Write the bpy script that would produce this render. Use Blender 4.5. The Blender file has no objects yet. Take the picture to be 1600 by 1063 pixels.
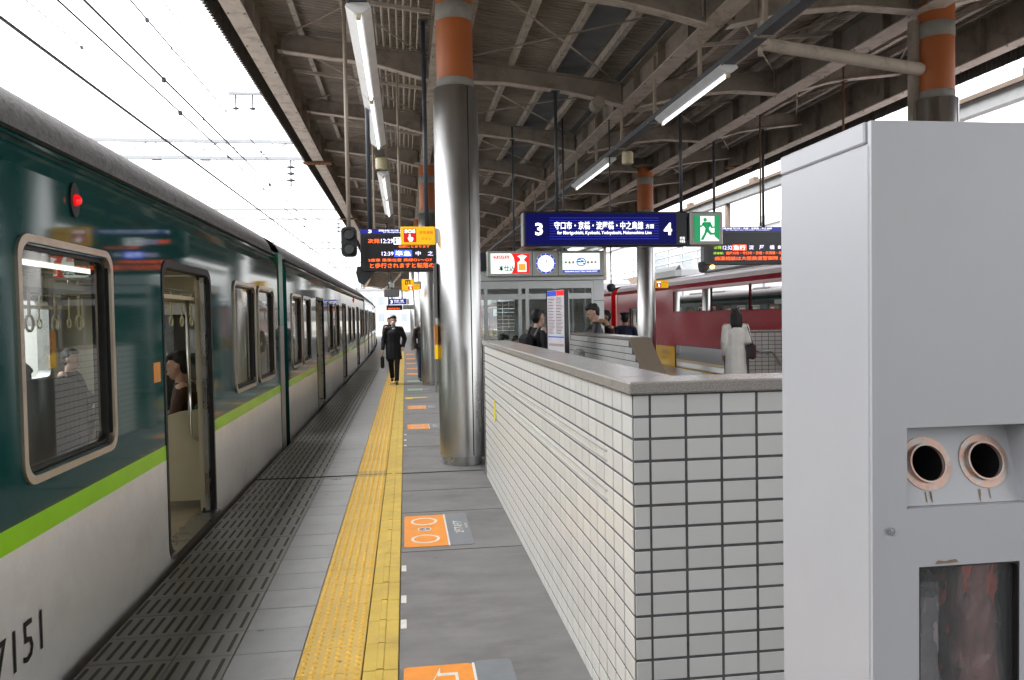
import bpy, bmesh, math, random
from mathutils import Vector, Matrix, Euler, noise
random.seed(7)
SC = bpy.context.scene
COL = SC.collection
PI = math.pi

# ------------------------------------------------------------------ camera
cam_d = bpy.data.cameras.new('camera')
cam = bpy.data.objects.new('camera', cam_d)
COL.objects.link(cam)
cam_d.sensor_width = 36.0
cam_d.lens = 36.0 * 1220.0 / 1600.0
cam_d.clip_start = 0.05
cam_d.clip_end = 3000
_R = ((0.99062299, -0.13557038, -0.0169341), (0.02080614, 0.02719526, 0.99941359), (-0.13503036, -0.99039441, 0.02976094))
m3 = Matrix(((_R[0][0], _R[1][0], _R[2][0]), (_R[0][1], _R[1][1], _R[2][1]), (_R[0][2], _R[1][2], _R[2][2])))
cam.matrix_world = Matrix.Translation((0, 0, 1.62)) @ m3.to_4x4()
SC.camera = cam

# ------------------------------------------------------------------ sky, sun, exposure
SUN_EL, SUN_AZ = math.radians(66), math.radians(-70)      # high bright overcast, light from the open track side
w = bpy.data.worlds.new('World'); SC.world = w; w.use_nodes = True
wn, wl = w.node_tree.nodes, w.node_tree.links
wn.clear()
sky = wn.new('ShaderNodeTexSky'); sky.sky_type = 'NISHITA'; sky.sun_disc = False
sky.sun_elevation = SUN_EL; sky.sun_rotation = SUN_AZ
sky.air_density = 1.0; sky.dust_density = 4.0; sky.ozone_density = 1.0
hsv = wn.new('ShaderNodeHueSaturation'); hsv.inputs['Saturation'].default_value = 0.16
bg = wn.new('ShaderNodeBackground'); bg.inputs['Strength'].default_value = 0.15
wo = wn.new('ShaderNodeOutputWorld')
wl.new(sky.outputs[0], hsv.inputs['Color']); wl.new(hsv.outputs[0], bg.inputs['Color']); wl.new(bg.outputs[0], wo.inputs['Surface'])
sd = bpy.data.lights.new('sun', 'SUN'); sd.energy = 0.6; sd.angle = math.radians(40); sd.color = (1.0, 0.97, 0.93)
sun = bpy.data.objects.new('sun', sd); COL.objects.link(sun)
_sv = Vector((math.sin(SUN_AZ) * math.cos(SUN_EL), math.cos(SUN_AZ) * math.cos(SUN_EL), math.sin(SUN_EL)))
sun.rotation_euler = (-_sv).to_track_quat('-Z', 'Y').to_euler()
SC.view_settings.view_transform = 'Standard'
SC.view_settings.look = 'None'
SC.view_settings.gamma = 1.0
SC.view_settings.use_curve_mapping = False
SC.view_settings.exposure = 2.55
SC.render.engine = 'CYCLES'
SC.cycles.max_bounces = 10
SC.cycles.transparent_max_bounces = 16
SC.cycles.caustics_reflective = False
SC.cycles.caustics_refractive = False
SC.cycles.sample_clamp_indirect = 6.0

# ------------------------------------------------------------------ materials
MATS = {}
def srgb(r, g, b):
    f = lambda c: (c / 12.92) if c <= 0.04045 else ((c + 0.055) / 1.055) ** 2.4
    return (f(r / 255), f(g / 255), f(b / 255))
def mat(name, col, rough=0.6, metal=0.0, var=0.12, scale=6.0, bump=0.0, bscale=60.0, rvar=0.0, rand=0.0, emit=0.0, coat=0.0, spec=0.5,
        dirt=None, dscale=1.5, damt=0.0, aniso=None, spots=None):
    if name in MATS: return MATS[name]
    m = bpy.data.materials.new(name); m.use_nodes = True
    n, l = m.node_tree.nodes, m.node_tree.links
    b = n['Principled BSDF']
    b.inputs['Roughness'].default_value = rough
    b.inputs['Metallic'].default_value = metal
    b.inputs['Specular IOR Level'].default_value = spec
    b.inputs['Coat Weight'].default_value = coat
    b.inputs['Coat Roughness'].default_value = 0.04
    tc = n.new('ShaderNodeTexCoord'); geo = n.new('ShaderNodeNewGeometry')
    src = geo.outputs['Position']
    mp = None
    if aniso:
        mp = n.new('ShaderNodeMapping'); mp.inputs['Scale'].default_value = aniso
        l.new(src, mp.inputs['Vector']); src = mp.outputs['Vector']
    out = None
    def rgb(c):
        q = n.new('ShaderNodeRGB'); q.outputs[0].default_value = (*c, 1); return q.outputs[0]
    out = rgb(col)
    if var > 0:
        nz = n.new('ShaderNodeTexNoise'); nz.inputs['Scale'].default_value = scale; nz.inputs['Detail'].default_value = 6; nz.inputs['Roughness'].default_value = 0.65
        l.new(src, nz.inputs['Vector'])
        mr = n.new('ShaderNodeMapRange'); mr.inputs['From Min'].default_value = 0.3; mr.inputs['From Max'].default_value = 0.7
        mr.inputs['To Min'].default_value = 1 - var; mr.inputs['To Max'].default_value = 1 + var
        l.new(nz.outputs['Fac'], mr.inputs['Value'])
        mx = n.new('ShaderNodeVectorMath'); mx.operation = 'SCALE'
        l.new(out, mx.inputs[0]); l.new(mr.outputs[0], mx.inputs['Scale']); out = mx.outputs[0]
        if rvar > 0:
            m2 = n.new('ShaderNodeMapRange'); m2.inputs['From Min'].default_value = 0.3; m2.inputs['From Max'].default_value = 0.7
            m2.inputs['To Min'].default_value = max(0.02, rough - rvar); m2.inputs['To Max'].default_value = rough + rvar
            l.new(nz.outputs['Fac'], m2.inputs['Value']); l.new(m2.outputs[0], b.inputs['Roughness'])
    if dirt is not None:
        nz2 = n.new('ShaderNodeTexNoise'); nz2.inputs['Scale'].default_value = dscale; nz2.inputs['Detail'].default_value = 8; nz2.inputs['Roughness'].default_value = 0.7
        l.new(src, nz2.inputs['Vector'])
        mr2 = n.new('ShaderNodeMapRange'); mr2.inputs['From Min'].default_value = 0.5; mr2.inputs['From Max'].default_value = 0.72
        mr2.inputs['To Min'].default_value = 0; mr2.inputs['To Max'].default_value = damt
        l.new(nz2.outputs['Fac'], mr2.inputs['Value'])
        mm = n.new('ShaderNodeMix'); mm.data_type = 'RGBA'
        l.new(mr2.outputs[0], mm.inputs['Factor']); l.new(out, mm.inputs['A']); mm.inputs['B'].default_value = (*dirt, 1); out = mm.outputs['Result']
    if spots is not None:
        sc_, ssc, sr = spots
        vo = n.new('ShaderNodeTexVoronoi'); vo.inputs['Scale'].default_value = ssc; vo.inputs['Randomness'].default_value = 1.0
        l.new(geo.outputs['Position'], vo.inputs['Vector'])
        wn_ = n.new('ShaderNodeTexNoise'); wn_.inputs['Scale'].default_value = ssc*7; l.new(geo.outputs['Position'], wn_.inputs['Vector'])
        ad = n.new('ShaderNodeMath'); ad.operation = 'MULTIPLY_ADD'; ad.inputs[1].default_value = sr*1.2; l.new(wn_.outputs['Fac'], ad.inputs[0]); l.new(vo.outputs['Distance'], ad.inputs[2])
        sepc = n.new('ShaderNodeSeparateColor'); l.new(vo.outputs['Color'], sepc.inputs[0])
        gt = n.new('ShaderNodeMapRange'); gt.inputs['From Min'].default_value = sr*1.6; gt.inputs['From Max'].default_value = sr*1.2; l.new(ad.outputs[0], gt.inputs['Value'])
        g2 = n.new('ShaderNodeMath'); g2.operation = 'GREATER_THAN'; g2.inputs[1].default_value = 0.55; l.new(sepc.outputs[0], g2.inputs[0])
        g3 = n.new('ShaderNodeMath'); g3.operation = 'MULTIPLY'; l.new(gt.outputs[0], g3.inputs[0]); l.new(g2.outputs[0], g3.inputs[1])
        g4 = n.new('ShaderNodeMath'); g4.operation = 'MULTIPLY'; g4.inputs[1].default_value = 0.75; l.new(g3.outputs[0], g4.inputs[0])
        ms = n.new('ShaderNodeMix'); ms.data_type = 'RGBA'; l.new(g4.outputs[0], ms.inputs['Factor']); l.new(out, ms.inputs['A']); ms.inputs['B'].default_value = (*sc_, 1); out = ms.outputs['Result']
    if rand > 0:
        oi = n.new('ShaderNodeObjectInfo')
        mr3 = n.new('ShaderNodeMapRange'); mr3.inputs['To Min'].default_value = 1 - rand; mr3.inputs['To Max'].default_value = 1 + rand
        l.new(oi.outputs['Random'], mr3.inputs['Value'])
        mx3 = n.new('ShaderNodeVectorMath'); mx3.operation = 'SCALE'
        l.new(out, mx3.inputs[0]); l.new(mr3.outputs[0], mx3.inputs['Scale']); out = mx3.outputs[0]
    l.new(out, b.inputs['Base Color'])
    if emit > 0:
        l.new(out, b.inputs['Emission Color']); b.inputs['Emission Strength'].default_value = emit
    if bump > 0:
        nb = n.new('ShaderNodeTexNoise'); nb.inputs['Scale'].default_value = bscale; nb.inputs['Detail'].default_value = 5
        l.new(src, nb.inputs['Vector'])
        bp = n.new('ShaderNodeBump'); bp.inputs['Strength'].default_value = bump; bp.inputs['Distance'].default_value = 0.01
        l.new(nb.outputs['Fac'], bp.inputs['Height']); l.new(bp.outputs[0], b.inputs['Normal'])
    MATS[name] = m
    return m
def glass_mat(name, tint=(0.85, 0.9, 0.9), ior=1.5, rough=0.0, haze=0.0):
    m = bpy.data.materials.new(name); m.use_nodes = True
    n, l = m.node_tree.nodes, m.node_tree.links; n.clear()
    o = n.new('ShaderNodeOutputMaterial'); t = n.new('ShaderNodeBsdfTransparent'); t.inputs[0].default_value = (*tint, 1)
    g = n.new('ShaderNodeBsdfGlossy'); g.inputs['Roughness'].default_value = rough
    f = n.new('ShaderNodeFresnel'); f.inputs['IOR'].default_value = ior
    mx = n.new('ShaderNodeMixShader'); l.new(f.outputs[0], mx.inputs[0]); l.new(t.outputs[0], mx.inputs[1]); l.new(g.outputs[0], mx.inputs[2])
    last = mx.outputs[0]
    if haze > 0:
        d = n.new('ShaderNodeBsdfDiffuse'); d.inputs[0].default_value = (0.7, 0.72, 0.72, 1)
        m2 = n.new('ShaderNodeMixShader'); m2.inputs[0].default_value = haze
        l.new(last, m2.inputs[1]); l.new(d.outputs[0], m2.inputs[2]); last = m2.outputs[0]
    l.new(last, o.inputs['Surface']); MATS[name] = m
    return m

mat('asphalt', srgb(112, 111, 111), 0.62, var=0.22, scale=3.0, bump=0.3, bscale=160, dirt=srgb(76, 74, 73), dscale=1.3, damt=0.75, rvar=0.06, aniso=(0.8, 1.7, 1), spots=(srgb(62, 60, 58), 5.0, 0.09))
mat('slab', srgb(138, 139, 139), 0.30, var=0.10, scale=3.5, bump=0.08, bscale=120, rand=0.06, dirt=srgb(110, 107, 104), dscale=2.2, damt=0.5, rvar=0.03, spots=(srgb(48, 47, 46), 4.0, 0.05))
mat('slab_edge', srgb(122, 121, 117), 0.32, var=0.10, scale=4, bump=0.05, bscale=120, rand=0.07, dirt=srgb(90, 86, 80), dscale=2.5, damt=0.35, rvar=0.03)
mat('grip_bar', srgb(46, 46, 45), 0.55, var=0.15, scale=20)
mat('joint', srgb(70, 69, 68), 0.9, var=0.2)
mat('yellow_tile', srgb(194, 163, 82), 0.5, var=0.08, scale=5, rand=0.05, bump=0.06, bscale=90, dirt=srgb(180, 154, 96), dscale=3.0, damt=0.35, spots=(srgb(70, 64, 50), 4.0, 0.05))
mat('yellow_dome', srgb(212, 166, 48), 0.5, var=0.1, scale=9, dirt=srgb(170, 140, 70), dscale=6, damt=0.4)
mat('yellow_worn', srgb(176, 150, 84), 0.6, var=0.15, scale=8)
mat('yellow_bar', srgb(190, 163, 74), 0.55, var=0.12, scale=5, rand=0.05, dirt=srgb(146, 128, 80), dscale=4.0, damt=0.4)
mat('concrete', srgb(120, 118, 114), 0.85, var=0.2, scale=2.5, bump=0.3, bscale=50, dirt=srgb(70, 66, 62), dscale=1.2, damt=0.7)
mat('ballast', srgb(92, 86, 80), 0.95, var=0.35, scale=30, bump=1.0, bscale=26)
mat('rail_steel', srgb(120, 108, 100), 0.45, 0.8, var=0.2)
mat('white_tile', srgb(216, 215, 211), 0.30, var=0.015, scale=3, rand=0.05)
mat('ridge', srgb(186, 185, 180), 0.35, var=0.05)
mat('grout', srgb(92, 92, 94), 0.85, var=0.3, scale=25)
mat('granite', srgb(158, 152, 146), 0.24, var=0.30, scale=160, dirt=srgb(95, 90, 85), dscale=220, damt=0.7, rvar=0.05)
mat('brown_granite', srgb(128, 115, 100), 0.4, var=0.25, scale=150)
mat('steel', srgb(196, 195, 193), 0.34, 1.0, var=0.07, scale=3, rvar=0.08, dirt=srgb(150, 140, 128), dscale=1.3, damt=0.5, aniso=(1, 1, 0.4))
mat('steel_trim', srgb(178, 178, 176), 0.3, 1.0, var=0.08, rvar=0.1)
mat('orange_paint', srgb(176, 96, 44), 0.5, var=0.12, scale=4, dirt=srgb(140, 82, 45), dscale=2.0, damt=0.5)
mat('column_grey', srgb(150, 148, 143), 0.7, var=0.15, scale=8)
mat('beam_paint', srgb(158, 148, 138), 0.75, var=0.16, scale=3, dirt=srgb(92, 82, 73), dscale=3.5, damt=0.65, bump=0.15, bscale=40)
mat('flange_paint', srgb(212, 201, 190), 0.7, var=0.12, scale=4, dirt=srgb(110, 88, 70), dscale=5.0, damt=0.6)
mat('roof_sheet', srgb(172, 162, 151), 0.8, var=0.18, scale=1.6, dirt=srgb(112, 101, 90), dscale=1.5, damt=0.7, aniso=(0.5, 3, 1))
mat('roof_sheet_dark', srgb(124, 128, 131), 0.7, var=0.2, scale=2)
mat('fascia', srgb(88, 84, 80), 0.8, var=0.2)
mat('rust', srgb(126, 92, 62), 0.85, var=0.3, scale=8)
mat('purlin', srgb(206, 198, 188), 0.7, var=0.15, scale=5, dirt=srgb(120, 105, 90), dscale=4, damt=0.6)
mat('conduit', srgb(190, 182, 170), 0.55, var=0.12)
mat('tray', srgb(84, 88, 94), 0.5, var=0.15, dirt=srgb(120, 118, 116), dscale=5, damt=0.4)
mat('lamp_white', srgb(244, 246, 248), 0.35, var=0.03, dirt=srgb(214, 200, 176), dscale=4, damt=0.4)
mat('tube_white', srgb(245, 246, 248), 0.3, var=0.0, emit=0.35)
mat('cream_box', srgb(216, 205, 170), 0.5, var=0.08)
mat('dark_pole', srgb(66, 72, 80), 0.45, var=0.1)
mat('beige_pole', srgb(172, 160, 146), 0.6, var=0.15, dirt=srgb(120, 100, 80), dscale=6, damt=0.5)
# trains
mat('train_green', srgb(14, 66, 64), 0.06, var=0.03, spec=0.28, bump=0.012, bscale=2.2, dirt=srgb(40, 72, 68), dscale=1.4, damt=0.25)
mat('train_lime', srgb(138, 214, 16), 0.2, var=0.04, spec=0.3)
mat('train_white', srgb(230, 230, 229), 0.16, var=0.03, spec=0.22, bump=0.012, bscale=2.0, dirt=srgb(170, 165, 158), dscale=1.2, damt=0.3)
mat('train_roof', srgb(118, 116, 118), 0.8, var=0.3, scale=30, bump=0.6, bscale=60, dirt=srgb(62, 58, 58), dscale=14, damt=0.8)
mat('under_black', srgb(36, 36, 36), 0.7, var=0.2)
mat('bronze_frame', srgb(200, 186, 170), 0.32, 0.75, var=0.08, dirt=srgb(140, 104, 80), dscale=3, damt=0.5)
mat('rubber', srgb(24, 24, 24), 0.5, var=0.1)
mat('interior_cream', srgb(184, 175, 148), 0.45, var=0.04)
mat('interior_floor', srgb(150, 136, 112), 0.5, var=0.15)
mat('seat_green', srgb(40, 72, 54), 0.9, var=0.2, scale=60)
mat('seat_grey', srgb(64, 64, 70), 0.85, var=0.15, scale=40)
mat('strap_ring', srgb(226, 218, 176), 0.4, var=0.03)
mat('interior_lamp', (1.0, 0.96, 0.86), 0.5, var=0, emit=0.3)
mat('gangway_grey', srgb(150, 146, 144), 0.4, 0.2, var=0.1)
mat('shield_green', srgb(12, 104, 80), 0.3, var=0.05)
mat('red_lens', srgb(190, 10, 18), 0.12, var=0, emit=0.25, coat=0.5)
mat('chrome', srgb(215, 215, 215), 0.12, 1.0, var=0.03)
mat('red_paint', srgb(152, 40, 56), 0.12, var=0.04, bump=0.012, bscale=2.0)
mat('red_bright', srgb(196, 24, 32), 0.2, var=0.04, coat=0.4)
mat('gold_paint', srgb(214, 166, 44), 0.16, var=0.05, coat=0.4)
mat('light_roof_and_sheen', srgb(214, 202, 204), 0.4, var=0.08)
mat('dark_gloss', srgb(30, 31, 33), 0.08, var=0.05)
# signs
mat('sign_blue', srgb(10, 10, 84), 0.4, var=0.05, emit=0.10, spec=0.15)
mat('sign_blue_line', srgb(24, 36, 150), 0.3, var=0, emit=0.22)
mat('sign_frame', srgb(46, 48, 54), 0.35, 0.3, var=0.06)
mat('sign_grey', srgb(178, 178, 172), 0.4, 0.2, var=0.06)
mat('glow_white', srgb(240, 242, 238), 0.4, var=0, emit=0.25)
mat('letter_white', srgb(250, 250, 252), 0.4, var=0, emit=0.35)
mat('exit_green', srgb(0, 128, 76), 0.3, var=0.03, emit=0.20)
mat('led_black', srgb(40, 40, 44), 0.3, var=0.06)
mat('led_screen', srgb(26, 26, 30), 0.35, var=0.05)
mat('led_orange', (1.0, 0.10, 0.015), 0.5, var=0, emit=0.55)
mat('led_lilac', (0.72, 0.66, 1.0), 0.5, var=0, emit=0.4)
mat('led_green', (0.22, 0.40, 0.03), 0.5, var=0, emit=0.5)
mat('led_blue_bg', (0.03, 0.08, 0.75), 0.5, var=0, emit=0.4)
mat('led_red_bg', (0.9, 0.10, 0.04), 0.5, var=0, emit=0.35)
mat('header_blue', srgb(22, 26, 130), 0.3, var=0.03, emit=0.14)
mat('sos_yellow', srgb(240, 186, 10), 0.35, var=0.03, emit=0.10)
mat('sos_red', srgb(206, 20, 20), 0.35, var=0.03, emit=0.10)
mat('ad_red', srgb(204, 22, 22), 0.35, var=0.02, emit=0.22)
mat('ad_ink', srgb(24, 22, 20), 0.5, var=0)
mat('ad_mint', srgb(214, 236, 226), 0.4, var=0.03, emit=0.25)
mat('ad_blue', srgb(46, 62, 166), 0.4, var=0.05, emit=0.16)
mat('ad_orange', srgb(236, 150, 60), 0.4, var=0.05, emit=0.2)
mat('print_grey', srgb(120, 116, 118), 0.5, var=0.05)
mat('paper_white', srgb(232, 230, 232), 0.5, var=0.05)
mat('print_pink', srgb(206, 170, 176), 0.5, var=0.05)
mat('aluminium', srgb(190, 193, 194), 0.36, 0.7, var=0.06, rvar=0.06)
mat('signal_black', srgb(40, 44, 46), 0.55, var=0.1)
mat('lens_dark', srgb(26, 28, 30), 0.12, var=0.0)
mat('amber', (1.0, 0.45, 0.08), 0.4, var=0, emit=2.0)
# floor marks
mat('mark_orange', srgb(218, 138, 52), 0.5, var=0.08, scale=12, dirt=srgb(190, 130, 70), dscale=5, damt=0.4)
mat('mark_white', srgb(206, 204, 198), 0.5, var=0.08, scale=20, dirt=srgb(170, 160, 150), dscale=8, damt=0.5)
mat('mark_bluegrey', srgb(112, 116, 121), 0.5, var=0.08, scale=10)
mat('mark_green', srgb(130, 160, 142), 0.5, var=0.1)
mat('mark_yellow', srgb(228, 196, 60), 0.5, var=0.1)
mat('tape_yellow', srgb(236, 224, 50), 0.5, var=0.08)
# bin
mat('bin_paint', srgb(188, 188, 192), 0.38, var=0.025, scale=1.5, dirt=srgb(178, 176, 178), dscale=1.8, damt=0.25, bump=0.03, bscale=14)
mat('bin_worn', srgb(188, 154, 138), 0.35, 0.4, var=0.25, scale=14, dirt=srgb(176, 174, 170), dscale=34, damt=2.2)
mat('bin_stain', srgb(138, 118, 92), 0.6, var=0.3, scale=30)
mat('bin_inside', srgb(14, 14, 15), 0.7, var=0)
mat('sack_red', srgb(222, 130, 110), 0.5, var=0.25, scale=14)
mat('sack_grey', srgb(206, 198, 200), 0.35, var=0.2, scale=12)
# people
mat('skin', srgb(190, 152, 132), 0.5, var=0.05, scale=20)
mat('hair_black', srgb(26, 23, 22), 0.55, var=0.2, scale=40, bump=0.6, bscale=90)
mat('hair_grey', srgb(150, 147, 145), 0.6, var=0.35, scale=40, bump=0.6, bscale=90)
mat('hair_brown', srgb(52, 36, 28), 0.55, var=0.2, scale=40, bump=0.6, bscale=90)
mat('coat_black', srgb(28, 28, 31), 0.85, var=0.15, scale=8, bump=0.3, bscale=25)
mat('cloth_black', srgb(22, 22, 25), 0.85, var=0.15, scale=8)
mat('down_black', srgb(34, 35, 39), 0.5, var=0.15, scale=8)
mat('coat_white', srgb(244, 241, 234), 0.85, var=0.06, scale=6, bump=0.2, bscale=20)
mat('navy', srgb(34, 42, 66), 0.8, var=0.12, scale=8)
mat('brown_jacket', srgb(70, 46, 32), 0.8, var=0.15, scale=10)
mat('dark_jacket', srgb(48, 40, 42), 0.8, var=0.15, scale=10)
mat('denim', srgb(72, 88, 112), 0.85, var=0.15, scale=12)
mat('shirt', srgb(220, 224, 232), 0.7, var=0.03)
mat('tie_blue', srgb(50, 66, 120), 0.6, var=0.05)
mat('leather_black', srgb(24, 22, 22), 0.35, var=0.1)
mat('shoe', srgb(22, 20, 20), 0.35, var=0.1)
mat('mask_white', srgb(240, 242, 244), 0.8, var=0.02)
mat('fur', srgb(150, 122, 92), 0.95, var=0.4, scale=40, bump=1.0, bscale=60)
mat('bag_red', srgb(156, 46, 66), 0.7, var=0.2, scale=10)
mat('bag_dark', srgb(62, 40, 46), 0.6, var=0.2)
mat('tights', srgb(40, 36, 38), 0.7, var=0.05)
mat('pole_grey', srgb(172, 175, 177), 0.6, var=0.08)
mat('wire', srgb(78, 80, 84), 0.5, 0.5, var=0.0)
mat('insulator', srgb(96, 98, 104), 0.35, var=0.05)
mat('far_building', srgb(208, 210, 212), 0.8, var=0.08, scale=0.6)
mat('far_window', srgb(176, 184, 190), 0.2, var=0.1)
mat('far_brown', srgb(120, 106, 94), 0.8, var=0.15)
mat('ground', srgb(120, 118, 112), 0.95, var=0.2, scale=0.3)
glass_mat('glass', (0.84, 0.88, 0.87), 2.0)
glass_mat('glass_dark', (0.34, 0.37, 0.37), 1.8)
glass_mat('glass_room', (0.84, 0.89, 0.88), 1.5)
glass_mat('plastic_bag', (0.80, 0.80, 0.82), 1.5, 0.2, haze=0.22)
glass_mat('bin_pane', (0.95, 0.94, 0.95), 1.45, 0.05, haze=0.08)
# the near pillar's brushed steel is cleaner at the top and heat-tinted below: own colour through the dirt noise only

# ------------------------------------------------------------------ mesh helpers
class MB:
    def __init__(s): s.v = []; s.f = []; s.m = []; s.sm = []
    def add(s, verts, faces, mi=0, smooth=False):
        o = len(s.v); s.v += [tuple(v) for v in verts]
        for f in faces: s.f.append([i + o for i in f]); s.m.append(mi); s.sm.append(smooth)
        return s
    def box(s, x0, x1, y0, y1, z0, z1, mi=0):
        if x0 > x1: x0, x1 = x1, x0
        if y0 > y1: y0, y1 = y1, y0
        if z0 > z1: z0, z1 = z1, z0
        v = [(x0,y0,z0),(x1,y0,z0),(x1,y1,z0),(x0,y1,z0),(x0,y0,z1),(x1,y0,z1),(x1,y1,z1),(x0,y1,z1)]
        return s.add(v, [(3,2,1,0),(4,5,6,7),(0,1,5,4),(1,2,6,5),(2,3,7,6),(3,0,4,7)], mi)
    def cbox(s, x0, x1, y0, y1, z0, z1, c=0.01, mi=0):
        # box with all edges chamfered
        if x0 > x1: x0, x1 = x1, x0
        if y0 > y1: y0, y1 = y1, y0
        if z0 > z1: z0, z1 = z1, z0
        c = min(c, (x1-x0)*0.45, (y1-y0)*0.45, (z1-z0)*0.45)
        bm = bmesh.new(); bmesh.ops.create_cube(bm, size=1)
        for v in bm.verts:
            v.co = Vector(((x0+x1)/2 + v.co.x*(x1-x0), (y0+y1)/2 + v.co.y*(y1-y0), (z0+z1)/2 + v.co.z*(z1-z0)))
        bmesh.ops.bevel(bm, geom=bm.edges[:], offset=c, segments=1, affect='EDGES')
        bm.verts.index_update()
        s.add([v.co[:] for v in bm.verts], [[q.index for q in f.verts] for f in bm.faces], mi); bm.free(); return s
    def tube(s, p0, p1, r, seg=10, mi=0, r2=None, cap=True):
        p0, p1 = Vector(p0), Vector(p1); d = p1 - p0
        if d.length < 1e-6: return s
        r2 = r if r2 is None else r2
        q = d.normalized().to_track_quat('Z', 'Y').to_matrix()
        vs = []
        for p, rr in ((p0, r), (p1, r2)):
            for k in range(seg):
                a = 2*PI*k/seg; vs.append((p + q @ Vector((math.cos(a)*rr, math.sin(a)*rr, 0)))[:])
        fs = [(k, (k+1) % seg, seg+(k+1) % seg, seg+k) for k in range(seg)]
        s.add(vs, fs, mi, True)
        if cap:
            o = len(s.v) - 2*seg
            s.f.append([o+k for k in range(seg)][::-1]); s.m.append(mi); s.sm.append(False)
            s.f.append([o+seg+k for k in range(seg)]); s.m.append(mi); s.sm.append(False)
        return s
    def path(s, pts, r, seg=8, mi=0):
        pts = [Vector(p) for p in pts]; rings = []
        up = None
        for i, p in enumerate(pts):
            t = (pts[min(i+1, len(pts)-1)] - pts[max(i-1, 0)]).normalized()
            a = Vector((0, 0, 1)) if abs(t.z) < 0.95 else Vector((1, 0, 0))
            x = t.cross(a).normalized(); y = x.cross(t)
            rings.append([(p + x*math.cos(2*PI*k/seg)*r + y*math.sin(2*PI*k/seg)*r)[:] for k in range(seg)])
        vs = [v for rg in rings for v in rg]
        fs = [(i*seg+k, (i+1)*seg+k, (i+1)*seg+(k+1) % seg, i*seg+(k+1) % seg) for i in range(len(pts)-1) for k in range(seg)]
        return s.add(vs, fs, mi, True)
    def beam(s, p0, p1, w, h, mi=0):
        # rectangular bar between two points, w horizontal, h vertical-ish
        p0, p1 = Vector(p0), Vector(p1); t = (p1-p0).normalized()
        a = Vector((0, 0, 1)) if abs(t.z) < 0.98 else Vector((0, 1, 0))
        x = t.cross(a).normalized(); y = x.cross(t)
        vs = [(p + x*sx*w/2 + y*sy*h/2)[:] for p in (p0, p1) for sx, sy in ((-1,-1),(1,-1),(1,1),(-1,1))]
        return s.add(vs, [(3,2,1,0),(4,5,6,7),(0,1,5,4),(1,2,6,5),(2,3,7,6),(3,0,4,7)], mi)
    def lathe(s, prof, cx=0, cy=0, seg=32, mi=0, smooth=True):
        vs = [(cx+r*math.cos(2*PI*k/seg), cy+r*math.sin(2*PI*k/seg), z) for r, z in prof for k in range(seg)]
        fs = [(i*seg+k, i*seg+(k+1) % seg, (i+1)*seg+(k+1) % seg, (i+1)*seg+k) for i in range(len(prof)-1) for k in range(seg)]
        return s.add(vs, fs, mi, smooth)
    def prism(s, poly, fn, d0, d1, mi=0):
        # polygon (a,b) list (ccw) mapped by fn(a,b,d)
        n = len(poly)
        vs = [fn(a, b, d0) for a, b in poly] + [fn(a, b, d1) for a, b in poly]
        fs = [list(range(n))[::-1], [n+i for i in range(n)]] + [(i, (i+1) % n, n+(i+1) % n, n+i) for i in range(n)]
        return s.add(vs, fs, mi)
    def ring(s, outer, inner, fn, d0, d1, mi=0):
        # flat ring between two loops of equal length, extruded between d0 and d1
        n = len(outer)
        vs = [fn(a, b, d1) for a, b in outer] + [fn(a, b, d1) for a, b in inner] + [fn(a, b, d0) for a, b in outer] + [fn(a, b, d0) for a, b in inner]
        fs = []
        for i in range(n):
            j = (i+1) % n
            fs += [(i, j, n+j, n+i), (2*n+i, 2*n+j, j, i), (n+i, n+j, 3*n+j, 3*n+i)]
        return s.add(vs, fs, mi)
    def flat(s, poly, fn, d, mi=0):
        return s.add([fn(a, b, d) for a, b in poly], [list(range(len(poly)))], mi)
    def mesh(s, name, mats, org=(0, 0, 0), fix=True):
        me = bpy.data.meshes.new(name)
        ox, oy, oz = org
        me.from_pydata([(x-ox, y-oy, z-oz) for x, y, z in s.v], [], s.f)
        for q in (mats if isinstance(mats, (list, tuple)) else [mats]): me.materials.append(MATS[q] if isinstance(q, str) else q)
        me.polygons.foreach_set('material_index', s.m); me.polygons.foreach_set('use_smooth', s.sm)
        if fix:
            bm = bmesh.new(); bm.from_mesh(me); bmesh.ops.recalc_face_normals(bm, faces=bm.faces[:]); bm.to_mesh(me); bm.free()
        me.update()
        return me
    def build(s, name, mats, parent=None, org=(0, 0, 0), fix=True):
        return link(name, s.mesh(name, mats, org, fix), parent)
def link(name, me, parent=None, loc=(0, 0, 0), rot=None):
    o = bpy.data.objects.new(name, me); COL.objects.link(o); o.location = loc
    if rot: o.rotation_euler = rot
    if parent: o.parent = parent
    return o
def thing(name, label, cat, loc=(0, 0, 0), rz=0.0, group=None):
    o = bpy.data.objects.new(name, None); COL.objects.link(o); o.location = loc; o.rotation_euler = (0, 0, rz)
    o.empty_display_size = 0.2
    return tag(o, label, cat, group)
def tag(o, label, cat, group=None):
    o['label'] = label; o['category'] = cat
    if group: o['group'] = group
    return o
def copy_tree(o, parent=None):
    c = o.copy(); COL.objects.link(c)
    if parent: c.parent = parent
    for ch in list(o.children): copy_tree(ch, c)
    return c
def rrect(a0, a1, b0, b1, r, k=4):
    pts = []
    for cx, cy, st in ((a1-r, b1-r, 0), (a0+r, b1-r, 90), (a0+r, b0+r, 180), (a1-r, b0+r, 270)):
        for i in range(k+1):
            t = math.radians(st + 90*i/k); pts.append((cx + r*math.cos(t), cy + r*math.sin(t)))
    return pts
def circ(ca, cb, r, n=28, rb=None):
    rb = r if rb is None else rb
    return [(ca+r*math.cos(2*PI*i/n), cb+rb*math.sin(2*PI*i/n)) for i in range(n)]
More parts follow.
